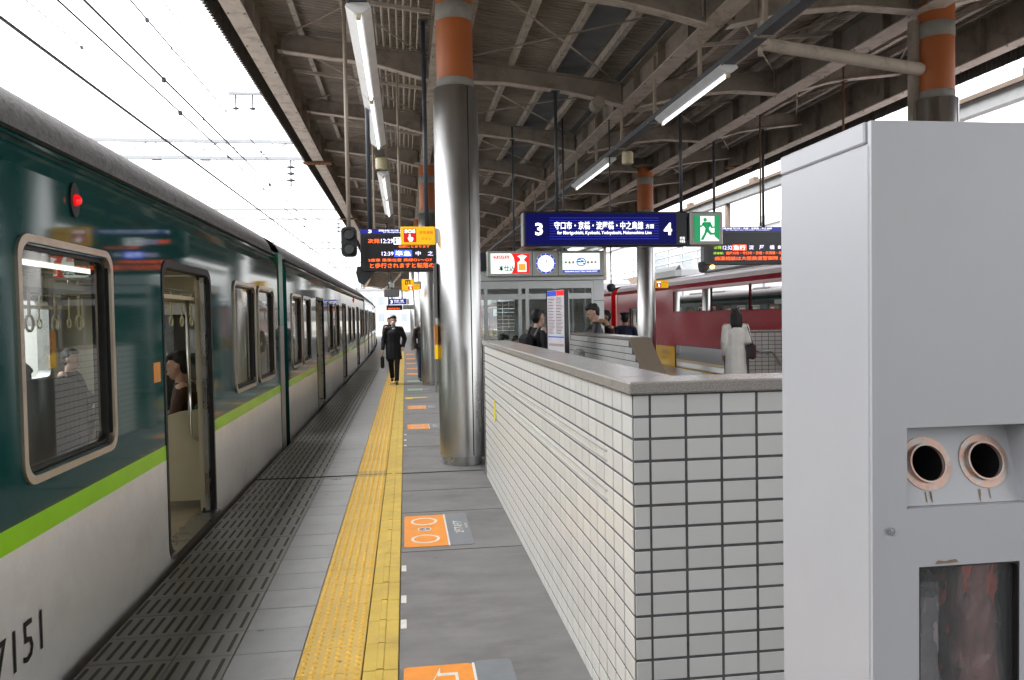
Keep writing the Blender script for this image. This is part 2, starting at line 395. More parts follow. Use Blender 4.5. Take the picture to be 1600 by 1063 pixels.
# plane maps: face toward the camera (-Y), face toward +X, floor
def FY(y0): return lambda a, b, d: (a, y0 - d, b)
def FX(x0): return lambda a, b, d: (x0 + d, a, b)
def FZ(z0): return lambda a, b, d: (a, b, z0 + d)
_tc = {}
def text_geo(s, bold=0.0):
    k = (s, bold)
    if k in _tc: return _tc[k]
    c = bpy.data.curves.new('t', 'FONT'); c.body = s; c.resolution_u = 2; c.offset = bold
    o = bpy.data.objects.new('t', c); COL.objects.link(o)
    dg = bpy.context.evaluated_depsgraph_get()
    me = bpy.data.meshes.new_from_object(o.evaluated_get(dg))
    vs = [(v.co.x, v.co.y) for v in me.vertices]; fs = [list(p.vertices) for p in me.polygons]
    bpy.data.objects.remove(o); bpy.data.curves.remove(c); bpy.data.meshes.remove(me)
    x0 = min(v[0] for v in vs); x1 = max(v[0] for v in vs); y0 = min(v[1] for v in vs); y1 = max(v[1] for v in vs)
    _tc[k] = ([((x-x0)/(x1-x0), (y-y0)/(y1-y0)) for x, y in vs], fs)
    return _tc[k]
def text(mb, s, a0, a1, b0, b1, fn, d, mi=0, bold=0.0):
    vs, fs = text_geo(s, bold)
    mb.add([fn(a0+(a1-a0)*x, b0+(b1-b0)*y, d) for x, y in vs], fs, mi)
# ================================================================== SETTING
def cx(Y):                                   # the line bends gently to the left far away
    return 0.0 if Y < 30 else -((Y - 30) ** 2) / 1500.0
YS_FAR = [-36, 25.2, 30, 34, 38, 42, 46, 50, 55, 60, 66, 72, 80, 90, 105]
def strip(mb, x0, x1, z, ys, mi=0):
    vs = []; fs = []
    for y in ys: vs += [(x0 + cx(y), y, z), (x1 + cx(y), y, z)]
    for i in range(len(ys)-1): fs.append((2*i, 2*i+1, 2*i+3, 2*i+2))
    mb.add(vs, fs, mi)
g = MB(); g.add([(-900, -300, -1.25), (900, -300, -1.25), (900, 1600, -1.25), (-900, 1600, -1.25)], [(0, 1, 2, 3)])
o = g.build('ground', 'ground'); o['kind'] = 'structure'
for x0, x1 in ((-12, -1.62), (8.22, 22)):
    b = MB(); b.add([(x0, -40, -1.2), (x1, -40, -1.2), (x1, 220, -1.2), (x0, 220, -1.2)], [(0, 1, 2, 3)])
    o = b.build('track_bed', 'ballast'); o['kind'] = 'structure'
for xc in (-3.0, -6.8, 9.6, 13.4):
    r = MB()
    for sx in (-0.72, 0.72): 
        for i in range(len(YS_FAR)-1):
            ya, yb = YS_FAR[i], YS_FAR[i+1]; r.beam((xc+sx+cx(ya), ya, -1.1), (xc+sx+cx(yb), yb, -1.1), 0.07, 0.15)
    for k in range(70):
        y = -8 + k*0.75; r.box(xc-1.2+cx(y), xc+1.2+cx(y), y, y+0.24, -1.21, -1.165, 1)
    o = r.build('railway_track', ['rail_steel', 'concrete']); o['kind'] = 'structure'

# platform: base slab with the stair opening left free
SX0, SX1, SY0, SY1 = 1.02, 2.6, 3.0, 12.4          # stair opening
LE, RE = -1.54, 8.10                               # platform edges
p = MB()
def zstrip(x0, x1, z, y0, y1, mi):
    ys = [y0] + [y for y in YS_FAR if y0 < y < y1] + [y1]
    strip(p, x0, x1, z, ys, mi)
zstrip(LE, -0.53, -0.012, -36, 25.2, 0)            # bed under the individually laid slabs
zstrip(-0.53, -0.06, -0.012, -36, 25.2, 0)
zstrip(LE, -0.86, 0.0, 25.2, 105, 1); zstrip(-0.86, -0.53, 0.0, 25.2, 105, 2); zstrip(-0.53, -0.06, 0.0, 25.2, 105, 3)
zstrip(-0.06, SX0, 0.0, -36, 105, 4); zstrip(SX0, SX1, 0.0, -36, SY0, 4); zstrip(SX0, SX1, 0.0, 8.2, 9.0, 4)
zstrip(SX0, SX1, 0.0, SY1, 105, 4); zstrip(SX1, 6.72, 0.0, -36, 105, 4)
zstrip(6.72, 7.19, 0.004, -36, 105, 3); zstrip(7.19, RE, 0.0, -36, 105, 2)
for x in (LE, RE):
    vs = []; fs = []
    for y in YS_FAR: vs += [(x+cx(y), y, 0.0 if y > 25.2 else -0.012), (x+cx(y), y, -1.25)]
    for i in range(len(YS_FAR)-1): fs.append((2*i, 2*i+1, 2*i+3, 2*i+2))
    p.add(vs, fs, 5)
p.add([(LE, -36, 0), (RE, -36, 0), (RE, -36, -1.2), (LE, -36, -1.2)], [(0, 1, 2, 3)], 5)
# walls of the stair opening
for (xa, ya, xb, yb) in ((SX0, SY0, SX0, SY1), (SX1, SY0, SX1, SY1), (SX0, SY0, SX1, SY0), (SX0, SY1, SX1, SY1)):
    p.add([(xa, ya, -0.002), (xb, yb, -0.002), (xb, yb, -3.4), (xa, ya, -3.4)], [(0, 1, 2, 3)], 5)
platform = p.build('platform', ['joint', 'slab_edge', 'slab', 'yellow_tile', 'asphalt', 'concrete'], fix=False)
platform['kind'] = 'structure'

def slab_mesh(name, w, l, mats, t=0.03, g=0.004, ch=0.003, extra=None):
    m = MB()
    x0, x1, y0, y1 = g/2, w-g/2, g/2, l-g/2
    vs = [(x0, y0, -t), (x1, y0, -t), (x1, y1, -t), (x0, y1, -t), (x0, y0, -ch), (x1, y0, -ch), (x1, y1, -ch), (x0, y1, -ch),
          (x0+ch, y0+ch, 0), (x1-ch, y0+ch, 0), (x1-ch, y1-ch, 0), (x0+ch, y1-ch, 0)]
    m.add(vs, [(0, 1, 5, 4), (1, 2, 6, 5), (2, 3, 7, 6), (3, 0, 4, 7), (4, 5, 9, 8), (5, 6, 10, 9), (6, 7, 11, 10), (7, 4, 8, 11), (8, 9, 10, 11)])
    if extra: extra(m)
    return m.mesh(name, mats, fix=False)
def bars(n, w):
    def f(m):
        for k in range(n):
            a = w*(k+0.5)/n
            m.prism(rrect(a-0.0085, a+0.0085, 0.04, 0.26, 0.008, 2), FZ(0), -0.002, 0.0022, 1)
    return f
e1 = slab_mesh('edge_slab', 0.40, 0.3, ['slab_edge', 'grip_bar'], extra=bars(7, 0.40))
e2 = slab_mesh('edge_slab_narrow', 0.28, 0.3, ['slab_edge', 'grip_bar'], extra=bars(4, 0.28))
e3 = slab_mesh('paving_slab', 0.33, 0.3, ['slab', 'grip_bar'])
def domes(m):
    for i in range(6):
        for j in range(6):
            x, y = 0.025+0.05*i, 0.025+0.05*j; r = 0.0125; n = 8
            vs = [(x+r*1.25*math.cos(2*PI*k/n), y+r*1.25*math.sin(2*PI*k/n), -0.001) for k in range(n)] + [(x+r*0.75*math.cos(2*PI*k/n), y+r*0.75*math.sin(2*PI*k/n), 0.0052) for k in range(n)] + [(x, y, 0.006)]
            m.add(vs, [(k, (k+1) % n, n+(k+1) % n, n+k) for k in range(n)] + [(n+k, n+(k+1) % n, 2*n) for k in range(n)], 1, True)
t1 = slab_mesh('tactile_slab', 0.30, 0.3, ['yellow_tile', 'yellow_dome'], extra=domes)
t1w = slab_mesh('tactile_slab_worn', 0.30, 0.3, ['yellow_worn', 'yellow_worn'], extra=domes)
def rib(m):
    vs = [(0.058, 0.006, -0.001), (0.098, 0.006, -0.001), (0.093, 0.006, 0.005), (0.063, 0.006, 0.005)]
    vs += [(x, 0.294, z) for x, y, z in vs]
    m.add(vs, [(0, 1, 2, 3), (5, 4, 7, 6), (1, 5, 6, 2), (2, 6, 7, 3), (3, 7, 4, 0)], 1)
t2 = slab_mesh('tactile_bar_slab', 0.165, 0.3, ['yellow_bar', 'yellow_bar'], extra=rib)
rj = random.Random(3)
for k in range(77):
    y = 2.1 + 0.3*k
    for nm, me, x in (('edge_slab', e1, LE), ('edge_slab', e2, LE+0.40), ('paving_slab', e3, -0.86), ('tactile_slab', t1w if k == 20 else t1, -0.53), ('tactile_bar_slab', t2, -0.228)):
        q = link(nm, me, platform, (x, y, rj.uniform(-0.0012, 0.0012) + (0.004 if nm.startswith('tact') else 0)))
# expansion joint across the platform
j = MB(); j.box(LE, 0.78, 8.19, 8.212, -0.005, 0.0065); j.build('expansion_joint', 'joint', platform)
for y in (3.15, 5.42, 6.52, 7.35):
    j = MB(); j.box(-0.058, 0.78, y, y+0.007, -0.005, 0.0022); j.build('paving_joint', 'joint', platform)
for y in (9.9, 11.6, 13.3, 15.1, 17.0, 19.3):
    j = MB(); j.box(-0.058, 1.0, y, y+0.008, -0.005, 0.0022); j.build('paving_joint', 'joint', platform)

# stairs down, seen only past the parapets
def stair(label, y_top, sgn, n):
    t = thing('staircase', label, 'stairs', ((SX0+SX1)/2, y_top, -0.2))
    for k in range(n):
        z = -0.16*(k+1); ya = y_top + sgn*0.3*k
        m = MB(); m.cbox(SX0+0.003, SX1-0.003, ya, ya+sgn*0.318, z-0.30, z, 0.008)
        m.build('stair_step', 'concrete', t, (t.location.x, t.location.y, t.location.z))
stair('concrete stairs going down behind the sloped parapet in front of the waiting room', 9.0, 1, 11)
stair('concrete stairs going down inside the near white tiled parapet', 8.2, -1, 17)
o = MB(); o.add([(SX0, SY0, -3.3), (SX1, SY0, -3.3), (SX1, SY1, -3.3), (SX0, SY1, -3.3)], [(0, 1, 2, 3)]); o = o.build('stair_hall_floor', 'concrete'); o['kind'] = 'structure'
# ================================================================== CANOPY
XL, XV, XR = -2.05, 3.63, 9.0
def zb(X): return 5.0 + 0.118*(XV - X) if X < XV else 5.0 + 0.118*(X - XV)
BD = 0.27
FRAMES = [8.7 + 3.45*k for k in range(-11, 27)]
canopy = thing('platform_canopy', 'brown steel canopy of corrugated sheet over the platform, low in the middle', 'canopy', (3.5, 8.7, 5.0))
CO = tuple(canopy.location)
XRE = 8.55
def ibeam(mb, xa, xb, y, hauncha=0.0, haunchb=0.0, n=6):
    # I section running along X, bottom follows zb
    xs = [xa + (xb-xa)*i/n for i in range(n+1)]
    for i in range(n):
        x0, x1 = xs[i], xs[i+1]
        def hz(x):
            h = 0
            if hauncha and x - xa < 0.8: h = max(h, hauncha*(1-(x-xa)/0.8))
            if haunchb and xb - x < 0.8: h = max(h, haunchb*(1-(xb-x)/0.8))
            return h
        za, zc = zb(x0)-hz(x0), zb(x1)-hz(x1); ta, tb = zb(x0)+BD, zb(x1)+BD
        def pr(ya, yb, b0, b1, t0, t1, mi):
            v = [(x0, ya, b0), (x1, ya, b1), (x1, yb, b1), (x0, yb, b0), (x0, ya, t0), (x1, ya, t1), (x1, yb, t1), (x0, yb, t0)]
            mb.add(v, [(3, 2, 1, 0), (4, 5, 6, 7), (0, 1, 5, 4), (1, 2, 6, 5), (2, 3, 7, 6), (3, 0, 4, 7)], mi)
        pr(y-0.008, y+0.008, za+0.014, zc+0.014, ta-0.013, tb-0.013, 0)
        pr(y-0.075, y+0.075, za, zc, za+0.014, zc+0.014, 1)
        pr(y-0.075, y+0.075, ta-0.013, tb-0.013, ta, tb, 0)
segs = [(-1.8, 0.42, 0, 0.12), (0.66, 3.50, 0.12, 0.1), (3.77, 6.08, 0.1, 0.12), (6.34, 8.34, 0.12, 0)]
bmeshes = []
for sgm in segs:
    m = MB(); ibeam(m, sgm[0], sgm[1], 0, sgm[2], sgm[3])
    for xr in (sgm[0]+0.06, sgm[1]-0.05):      # end plates
        m.box(xr-0.006, xr+0.006, -0.07, 0.07, zb(xr)-0.02, zb(xr)+BD)
    bmeshes.append(m.mesh('cross_beam', ['beam_paint', 'flange_paint'], (0, 0, 0)))
for y in FRAMES:
    for me in bmeshes: link('cross_beam', me, canopy, (cx(y)-CO[0], y-CO[1], -CO[2]))
def long_girder(name, x0, x1, z0, z1, mats, web=True):
    m = MB()
    ys = [-32, 25, 32, 40, 48, 56, 64, 72, 80, 90, 98]
    for i in range(len(ys)-1):
        a, b = ys[i], ys[i+1]; ca, cb = cx(a), cx(b)
        def pr(xa, xb, za, zc, mi):
            v = [(xa+ca, a, za), (xb+ca, a, za), (xb+cb, b, za), (xa+cb, b, za), (xa+ca, a, zc), (xb+ca, a, zc), (xb+cb, b, zc), (xa+cb, b, zc)]
            m.add(v, [(3, 2, 1, 0), (4, 5, 6, 7), (0, 1, 5, 4), (1, 2, 6, 5), (2, 3, 7, 6), (3, 0, 4, 7)], mi)
        if web:
            c = (x0+x1)/2
            pr(x0, x1, z0, z0+0.016, 1); pr(c-0.01, c+0.01, z0+0.016, z1-0.016, 0); pr(x0, x1, z1-0.016, z1, 0)
        else: pr(x0, x1, z0, z1, 0)
    if web:
        for k in range(60):                    # bolts and stiffeners
            y = -5 + k*1.15
            if y > 30: break
            for sx in (x0+0.03, x1-0.03): m.tube((sx, y, z0-0.012), (sx, y, z0), 0.014, 6, 0)
            m.box(x0+0.01, x1-0.01, y+0.5, y+0.512, z0+0.016, z1-0.016, 0)
    return m.build(name, mats, canopy, CO)
long_girder('eaves_girder', -2.08, -1.83, 5.36, 5.95, ['beam_paint', 'flange_paint'])
long_girder('column_girder', 0.43, 0.66, 5.28, 5.62, ['beam_paint', 'flange_paint'])
long_girder('valley_girder', 3.50, 3.76, 4.98, 5.36, ['beam_paint', 'flange_paint'])
long_girder('column_girder', 6.08, 6.36, 5.16, 5.58, ['beam_paint', 'flange_paint'])
long_girder('eaves_girder', 8.36, 8.60, 5.28, 5.86, ['beam_paint', 'flange_paint'])
# corrugated sheet (waves run across the platform), individually lapped bays
def sheet(xa, xb, y0, y1, z_off=0.13, amp=0.016, pitch=0.095, mat_='roof_sheet', nx=2):
    m = MB(); ys = []; n = int((y1-y0)/pitch)
    for i in range(n):
        for f, h in ((0.0, 0), (0.22, 0), (0.40, 1), (0.62, 1), (0.80, 0)): ys.append((y0+(i+f)*pitch, h))
    ys.append((y1, 0))
    vs = []; 
    for y, h in ys:
        for i in range(nx+1):
            x = xa + (xb-xa)*i/nx; vs.append((x+cx(y), y, zb(x)+BD+z_off+amp*2*h))
    fs = []
    for r in range(len(ys)-1):
        for i in range(nx): fs.append((r*(nx+1)+i, r*(nx+1)+i+1, (r+1)*(nx+1)+i+1, (r+1)*(nx+1)+i))
    m.add(vs, fs); return m.build('roof_sheet', mat_, canopy, CO, fix=False)
for y0, y1 in ((-32, -6), (-6, 8.7), (8.7, 22.5), (22.5, 40), (40, 98)):
    sheet(-2.28, XV-0.15, y0, y1, pitch=0.095 if y1 < 41 else 0.3)
    sheet(XV+0.15, 8.9, y0, y1, pitch=0.095 if y1 < 41 else 0.3)
m = MB(); ys = [-32, 30, 40, 50, 60, 70, 80, 98]; strip(m, XV-0.2, XV+0.2, 5.42, ys); m.build('valley_gutter', 'roof_sheet_dark', canopy, CO)
# corrugated fascia hanging at each eaves
for xs, zt, zl in ((-2.27, 6.0, 5.33), (8.88, 5.95, 5.22)):
    m = MB(); vs = []; n = 0; y = -32
    while y < 98:
        pit = 0.095 if y < 40 else 0.4
        for f, h in ((0, 0), (0.25, 0), (0.42, 1), (0.7, 1)):
            yy = y+f*pit; jx = rj.uniform(-0.004, 0.004)
            vs += [(xs+cx(yy)+(0.03*h), yy, zt), (xs+cx(yy)+(0.03*h), yy, zl+jx+0.012*h)]; n += 1
        y += pit
    m.add(vs, [(2*i, 2*i+1, 2*i+3, 2*i+2) for i in range(n-1)]); m.build('fascia_sheet', 'fascia', canopy, CO, fix=False)
# purlins: light ladder-backed channels
def purlin(x, w=0.05):
    m = MB(); ys = [-32, 25, 32, 40, 48, 56, 64, 72, 80, 98]
    for i in range(len(ys)-1):
        a, b = ys[i], ys[i+1]
        z = zb(x)+BD+0.055
        m.beam((x+cx(a), a, z), (x+cx(b), b, z), w, 0.11)
        m.beam((x+cx(a)+w/2+0.012, a, z-0.05), (x+cx(b)+w/2+0.012, b, z-0.05), 0.025, 0.012)
    for k in range(70):
        y = -4 + 0.45*k; z = zb(x)+BD
        m.box(x-w/2-0.003, x+w/2+0.003, y, y+0.01, z-0.004, z+0.07, 1)
    m.build('purlin', ['purlin', 'beam_paint'], canopy, CO)
for x in (-1.45, -0.75, 0.95, 1.7, 2.35, 2.95, 4.4, 5.1, 5.7, 6.9, 7.5, 8.0): purlin(x)
# smooth dark infill panels beside the valley
for k in range(24):
    y = 0 + 0.86*k
    m = MB(); m.box(2.42, 2.90, y, y+0.84, zb(2.66)+BD+0.10, zb(2.66)+BD+0.106); m.build('infill_panel', 'roof_sheet_dark', canopy, CO)
# diagonal tie rods
for i in range(10, 20):
    ya, yb = FRAMES[i], FRAMES[i+1]
    for xa, xb in ((-1.75, 0.4), (0.7, 3.45), (3.85, 6.0), (6.5, 8.2)):
        m = MB(); za, zc = zb(xa)+BD-0.06, zb(xb)+BD-0.06
        m.tube((xa, ya+0.1, za), (xb, yb-0.1, zc), 0.013, 6); m.box(xa-0.06, xa+0.06, ya+0.05, ya+0.2, za-0.01, za+0.01); m.build('tie_rod', 'purlin', canopy, CO)
        m = MB(); m.tube((xb, ya+0.1, zc-0.03), (xa, yb-0.1, za-0.03), 0.013, 6); m.build('tie_rod', 'beam_paint', canopy, CO)
# conduits running along the platform beside the columns
for k in range(9):
    x = -0.52 + 0.098*k; z = zb(x)+BD+0.03
    m = MB(); m.tube((x, -6, z), (x, 33, z), 0.017 if k % 3 else 0.023, 8); m.build('conduit_pipe', 'conduit', canopy, CO)
for k in range(7):
    x = 6.75 + 0.075*k; z = zb(x)+BD-0.01
    m = MB(); m.tube((x, -2, z), (x, 33, z), 0.014, 6); m.build('conduit_pipe', 'conduit', canopy, CO)
for x in (0.80, 0.90):
    m = MB(); z = zb(x)+BD-0.02; m.tube((x, -6, z), (x, 33, z), 0.02, 8); m.build('conduit_pipe', 'conduit', canopy, CO)
# light cross rails between the frames
for i in range(9, 18):
    for f in (0.5,):
        y = FRAMES[i]+3.45*f
        for xa, xb in ((-1.8, 0.4), (3.8, 6.05)):
            m = MB(); m.beam((xa, y, zb(xa)+BD-0.01), (xb, y, zb(xb)+BD-0.01), 0.04, 0.05); m.build('cross_rail', 'purlin', canopy, CO)
# rusty splice plates on the eaves
for y, x in ((19.0, -2.0), (19.0, 8.45), (29.4, -2.0)):
    m = MB(); m.box(x-0.3, x+0.35, y-0.09, y+0.09, 5.30, 5.345)
    for k in range(6): m.tube((x-0.24+0.1*k, y, 5.28), (x-0.24+0.1*k, y, 5.30), 0.02, 6)
    m.build('splice_plate', 'rust', canopy, CO)

# ------------------------------------------------------------------ columns
def column(x, y, label, zc=4.13, ztop=5.3, r=0.245):
    t = thing('platform_column', label, 'column', (x, y, 0), group='steel clad columns carrying the canopy')
    org = (x, y, 0)
    m = MB(); m.lathe([(r+0.0, 0.10), (r, zc-0.008), (r-0.008, zc), (0.2, zc)], x, y, 48); m.lathe([(r-0.03, 0.10), (r, 0.10)], x, y, 48)
    c = m.build('steel_cladding', 'steel', t, org)
    m = MB(); a = math.radians(-62); m.beam((x+math.cos(a)*r, y+math.sin(a)*r, 0.11), (x+math.cos(a)*r, y+math.sin(a)*r, zc-0.01), 0.012, 0.006); m.build('cladding_seam', 'rubber', c, org)
    m = MB(); m.lathe([(r-0.022, 0.0), (r-0.022, 0.10)], x, y, 48); m.build('base_ring', 'steel_trim', t, org)
    m = MB(); m.lathe([(0.2, zc-0.02), (0.2, ztop)], x, y, 40); s = m.build('painted_shaft', 'orange_paint', t, org)
    for za, zz in ((zc+0.0, zc+0.10), (zc+0.73, zc+0.91)):
        m = MB(); m.lathe([(0.2, za), (0.2035, za+0.001), (0.2035, zz-0.001), (0.2, zz)], x, y, 40); m.build('grey_band', 'column_grey', s, org)
    m = MB(); m.lathe([(0.2, ztop-0.02), (0.33, ztop), (0.33, ztop+0.03)], x, y, 24); m.build('cap_plate', 'beam_paint', t, org)
    return t
column(0.60, 8.7, 'steel clad column at the far end of the near tiled wall, orange at its top')
column(0.60, 19.05, 'steel clad column with an orange top, second in the left row', r=0.235)
column(6.39, 8.7, 'column with orange paint and grey bands rising behind the tall white bin')
column(6.03, 19.05, 'steel clad column standing in front of the red train', r=0.225)
for k, (x, y) in enumerate(((0.6, 29.4), (0.55, 39.8), (6.0, 29.4))):
    column(x+cx(y), y, ['third steel clad column of the left row', 'farthest steel clad column of the left row', 'steel clad column behind the staff member in the right row'][k], r=0.235)
# ================================================================== TRAINS
def wall_cells(mb, plane, y0, y1, zs, holes, thick, matfn):
    """flat wall in the (y,z) plane with rectangular holes, thickness inward (-X or +X by plane sign)"""
    ys = sorted(set([y0, y1] + [h[0] for h in holes] + [h[1] for h in holes]))
    zz = sorted(set(zs + [h[2] for h in holes] + [h[3] for h in holes]))
    def inhole(a, b):
        return any(h[0] < a < h[1] and h[2] < b < h[3] for h in holes)
    xo, xi = plane, plane - thick
    for i in range(len(ys)-1):
        for j in range(len(zz)-1):
            a, b, c, d = ys[i], ys[i+1], zz[j], zz[j+1]
            if inhole((a+b)/2, (c+d)/2): continue
            mb.add([(xo, a, c), (xo, b, c), (xo, b, d), (xo, a, d)], [(0, 1, 2, 3)], matfn((c+d)/2))
            mb.add([(xi, a, c), (xi, b, c), (xi, b, d), (xi, a, d)], [(3, 2, 1, 0)], 3)
    for h in holes:
        a, b, c, d = h[:4]
        mb.add([(xo, a, c), (xo, b, c), (xi, b, c), (xi, a, c)], [(0, 1, 2, 3)], 4)
        mb.add([(xo, a, d), (xo, b, d), (xi, b, d), (xi, a, d)], [(3, 2, 1, 0)], 4)
        mb.add([(xo, a, c), (xo, a, d), (xi, a, d), (xi, a, c)], [(0, 1, 2, 3)], 4)
        mb.add([(xo, b, c), (xo, b, d), (xi, b, d), (xi, b, c)], [(3, 2, 1, 0)], 4)
CL = 20.5; CW = 2.74
DOORS = [4.25, 10.25, 16.25]
WINS = [0.95, 2.18, 6.37, 8.13, 12.37, 14.13, 18.32, 19.55]
def green_car():
    t = thing('train_car', '', 'train')
    doors = [(c-0.65, c+0.65, 0.03, 2.02) for c in DOORS]
    wins = [(c-0.50, c+0.50, 0.97, 1.97) for c in WINS]
    zs = [-0.22, 0.69, 0.79, 2.30]
    b = MB()
    mf = lambda z: 2 if z < 0.69 else (1 if z < 0.79 else 0)
    wall_cells(b, 0.0, 0, CL, zs, doors+wins, 0.09, mf)
    wall_cells(b, -CW, 0, CL, zs, [(c-0.60, c+0.60, 0.95, 1.95) for c in WINS+DOORS], -0.09, mf)
    # shoulder curve to the gutter
    prof = [(0.0, 2.30), (-0.012, 2.36), (-0.04, 2.43), (-0.085, 2.49)]
    for sg in (0, 1):
        for i in range(3):
            (xa, za), (xb, zc) = prof[i], prof[i+1]
            if sg: xa, xb = -CW-xa, -CW-xb
            b.add([(xa, 0, za), (xa, CL, za), (xb, CL, zc), (xb, 0, zc)], [(0, 1, 2, 3)], 0, True)
    # ends
    for y in (0.0, CL):
        b.add([(0, y, -0.22), (0, y, 2.30), (-CW/2+0.45, y, 2.3), (-CW/2+0.45, y, -0.22)], [(0, 1, 2, 3)], 0)
        b.add([(-CW, y, -0.22), (-CW, y, 2.30), (-CW/2-0.45, y, 2.3), (-CW/2-0.45, y, -0.22)], [(0, 1, 2, 3)], 0)
        b.add([(0, y, 2.30), (-0.085, y, 2.49), (-CW/2, y, 2.70), (-CW+0.085, y, 2.49), (-CW, y, 2.30)], [(0, 1, 2, 3, 4)], 0)
    b.build('body', ['train_green', 'train_lime', 'train_white', 'interior_cream', 'rubber'], t, fix=False)
    # roof
    r = MB(); n = 28; pts = []
    for i in range(n+1):
        f = 0.5-0.5*math.cos(PI*i/n); x = -0.075 - f*(CW-0.15); q = 2*f-1; z = 2.485 + 0.40*math.sqrt(max(0, 1-abs(q)**4)); pts.append((x, z))
    vs = [(x, y, z) for y in (0, CL) for x, z in pts]
    r.add(vs, [(i, i+1, n+2+i, n+1+i) for i in range(n)], 0, True)
    r.beam((-0.055, 0, 2.487), (-0.055, CL, 2.487), 0.05, 0.03)
    rf = r.build('roof', ['train_roof'], t)
    for yy in (3.2, 7.2, 13.2, 17.2):
        m = MB(); m.cbox(-CW/2-0.75, -CW/2+0.75, yy-1.1, yy+1.1, 2.70, 2.98, 0.10); m.build('roof_unit', 'train_roof', rf)
    # rain strip highlight line
    m = MB(); m.beam((-0.012, 0, 2.425), (-0.012, CL, 2.425), 0.012, 0.012); m.build('rain_strip', 'train_green', t)
    # underframe
    m = MB(); m.box(-CW+0.12, -0.10, 0.1, CL-0.1, -0.75, -0.22); m.box(-CW+0.05, -0.05, 0.4, CL-0.4, -0.30, -0.22)
    for c in (3.2, 17.3):
        for dy in (-1.05, 1.05):
            for x in (-0.65, -2.09): m.tube((x-0.07, c+dy, -0.62), (x+0.07, c+dy, -0.62), 0.42, 20)
    m.build('underframe', 'under_black', t)
    # floor and ceiling
    m = MB(); m.box(-CW+0.09, -0.09, 0.03, CL-0.03, -0.04, 0.028); m.build('floor', 'interior_floor', t)
    m = MB(); m.box(-CW+0.09, -0.09, 0.03, CL-0.03, 2.22, 2.26); m.box(-CW+0.09, -CW+0.4, 0.03, CL-0.03, 2.02, 2.22); m.box(-0.4, -0.092, 0.03, CL-0.03, 2.06, 2.22)
    cl = m.build('ceiling', 'interior_cream', t)
    for x in (-0.85, -CW+0.85):
        m = MB(); m.box(x-0.09, x+0.09, 0.5, CL-0.5, 2.195, 2.218); m.build('ceiling_lamp', 'interior_lamp', cl)
    # inner end walls with door
    for y in (0.06, CL-0.06):
        m = MB(); m.box(-CW+0.09, -CW/2-0.42, y-0.02, y+0.02, 0.03, 2.2); m.box(-CW/2+0.42, -0.09, y-0.02, y+0.02, 0.03, 2.2); m.box(-CW/2-0.42, -CW/2+0.42, y-0.02, y+0.02, 1.85, 2.2)
        e = m.build('end_wall', 'interior_cream', t)
        m = MB(); m.ring(rrect(-CW/2-0.42, -CW/2+0.42, 0.04, 1.85, 0.1), rrect(-CW/2-0.34, -CW/2+0.34, 0.5, 1.72, 0.1), FY(y), -0.02, 0.02); m.build('end_door', 'steel_trim', e)
        m = MB(); m.flat(rrect(-CW/2-0.34, -CW/2+0.34, 0.5, 1.72, 0.1), FY(y), 0.0); m.build('end_pane', 'glass', e)
    # windows, platform side
    for k, c in enumerate(WINS):
        m = MB(); hw = 0.54
        m.ring(rrect(c-hw, c+hw, 0.925, 2.015, 0.10, 6), rrect(c-hw+0.034, c+hw-0.034, 0.959, 1.981, 0.085, 6), FX(0), -0.05, 0.014)
        f = m.build('window', 'bronze_frame', t)
        m = MB(); m.ring(rrect(c-hw+0.034, c+hw-0.034, 0.959, 1.981, 0.085, 6), rrect(c-hw+0.062, c+hw-0.062, 0.987, 1.953, 0.065, 6), FX(0), -0.07, -0.016); m.build('seal', 'rubber', f)
        m = MB(); m.flat(rrect(c-hw+0.06, c+hw-0.06, 0.985, 1.955, 0.07, 6), FX(0), -0.03); m.build('pane', 'glass', f, fix=False)
    for c in WINS+DOORS:
        m = MB(); m.ring(rrect(c-0.61, c+0.61, 0.94, 1.96, 0.10), rrect(c-0.55, c+0.55, 1.0, 1.9, 0.07), FX(-CW), -0.02, 0.12)
        f = m.build('window', 'steel_trim', t)
        m = MB(); m.flat(rrect(c-0.56, c+0.56, 0.99, 1.91, 0.07), FX(-CW), 0.05); m.build('pane', 'glass', f, fix=False)
    # open doorways: frame, pocketed leaves, sill, hand rails, bench ends
    for k, c in enumerate(DOORS):
        m = MB()
        out = rrect(c-0.67, c+0.67, -0.02, 2.05, 0.12, 5); inn = rrect(c-0.635, c+0.635, 0.032, 2.00, 0.11, 5)
        m.ring(out, inn, FX(0), -0.09, 0.006); d = m.build('doorway', 'rubber', t)
        for s in (-1, 1):
            m = MB(); m.box(-0.065, -0.03, c+s*0.575, c+s*0.632, 0.035, 1.99); m.build('door_leaf', 'steel_trim', d)
            m = MB(); m.box(-0.11, -0.068, c+s*0.60, c+s*0.70, 0.03, 2.02); m.build('door_pillar', 'interior_cream', d)
            m = MB(); m.path([(-0.14, c+s*0.72, 0.62), (-0.19, c+s*0.66, 0.66), (-0.19, c+s*0.66, 1.80), (-0.14, c+s*0.72, 1.84)], 0.016, 8); m.build('hand_rail', 'chrome', d)
        m = MB(); m.box(-0.13, 0.035, c-0.64, c+0.64, 0.005, 0.034); m.build('sill', 'steel_trim', d)
    # benches
    spans = [(0.2, 3.5), (5.0, 9.5), (11.0, 15.5), (17.0, CL-0.2)]
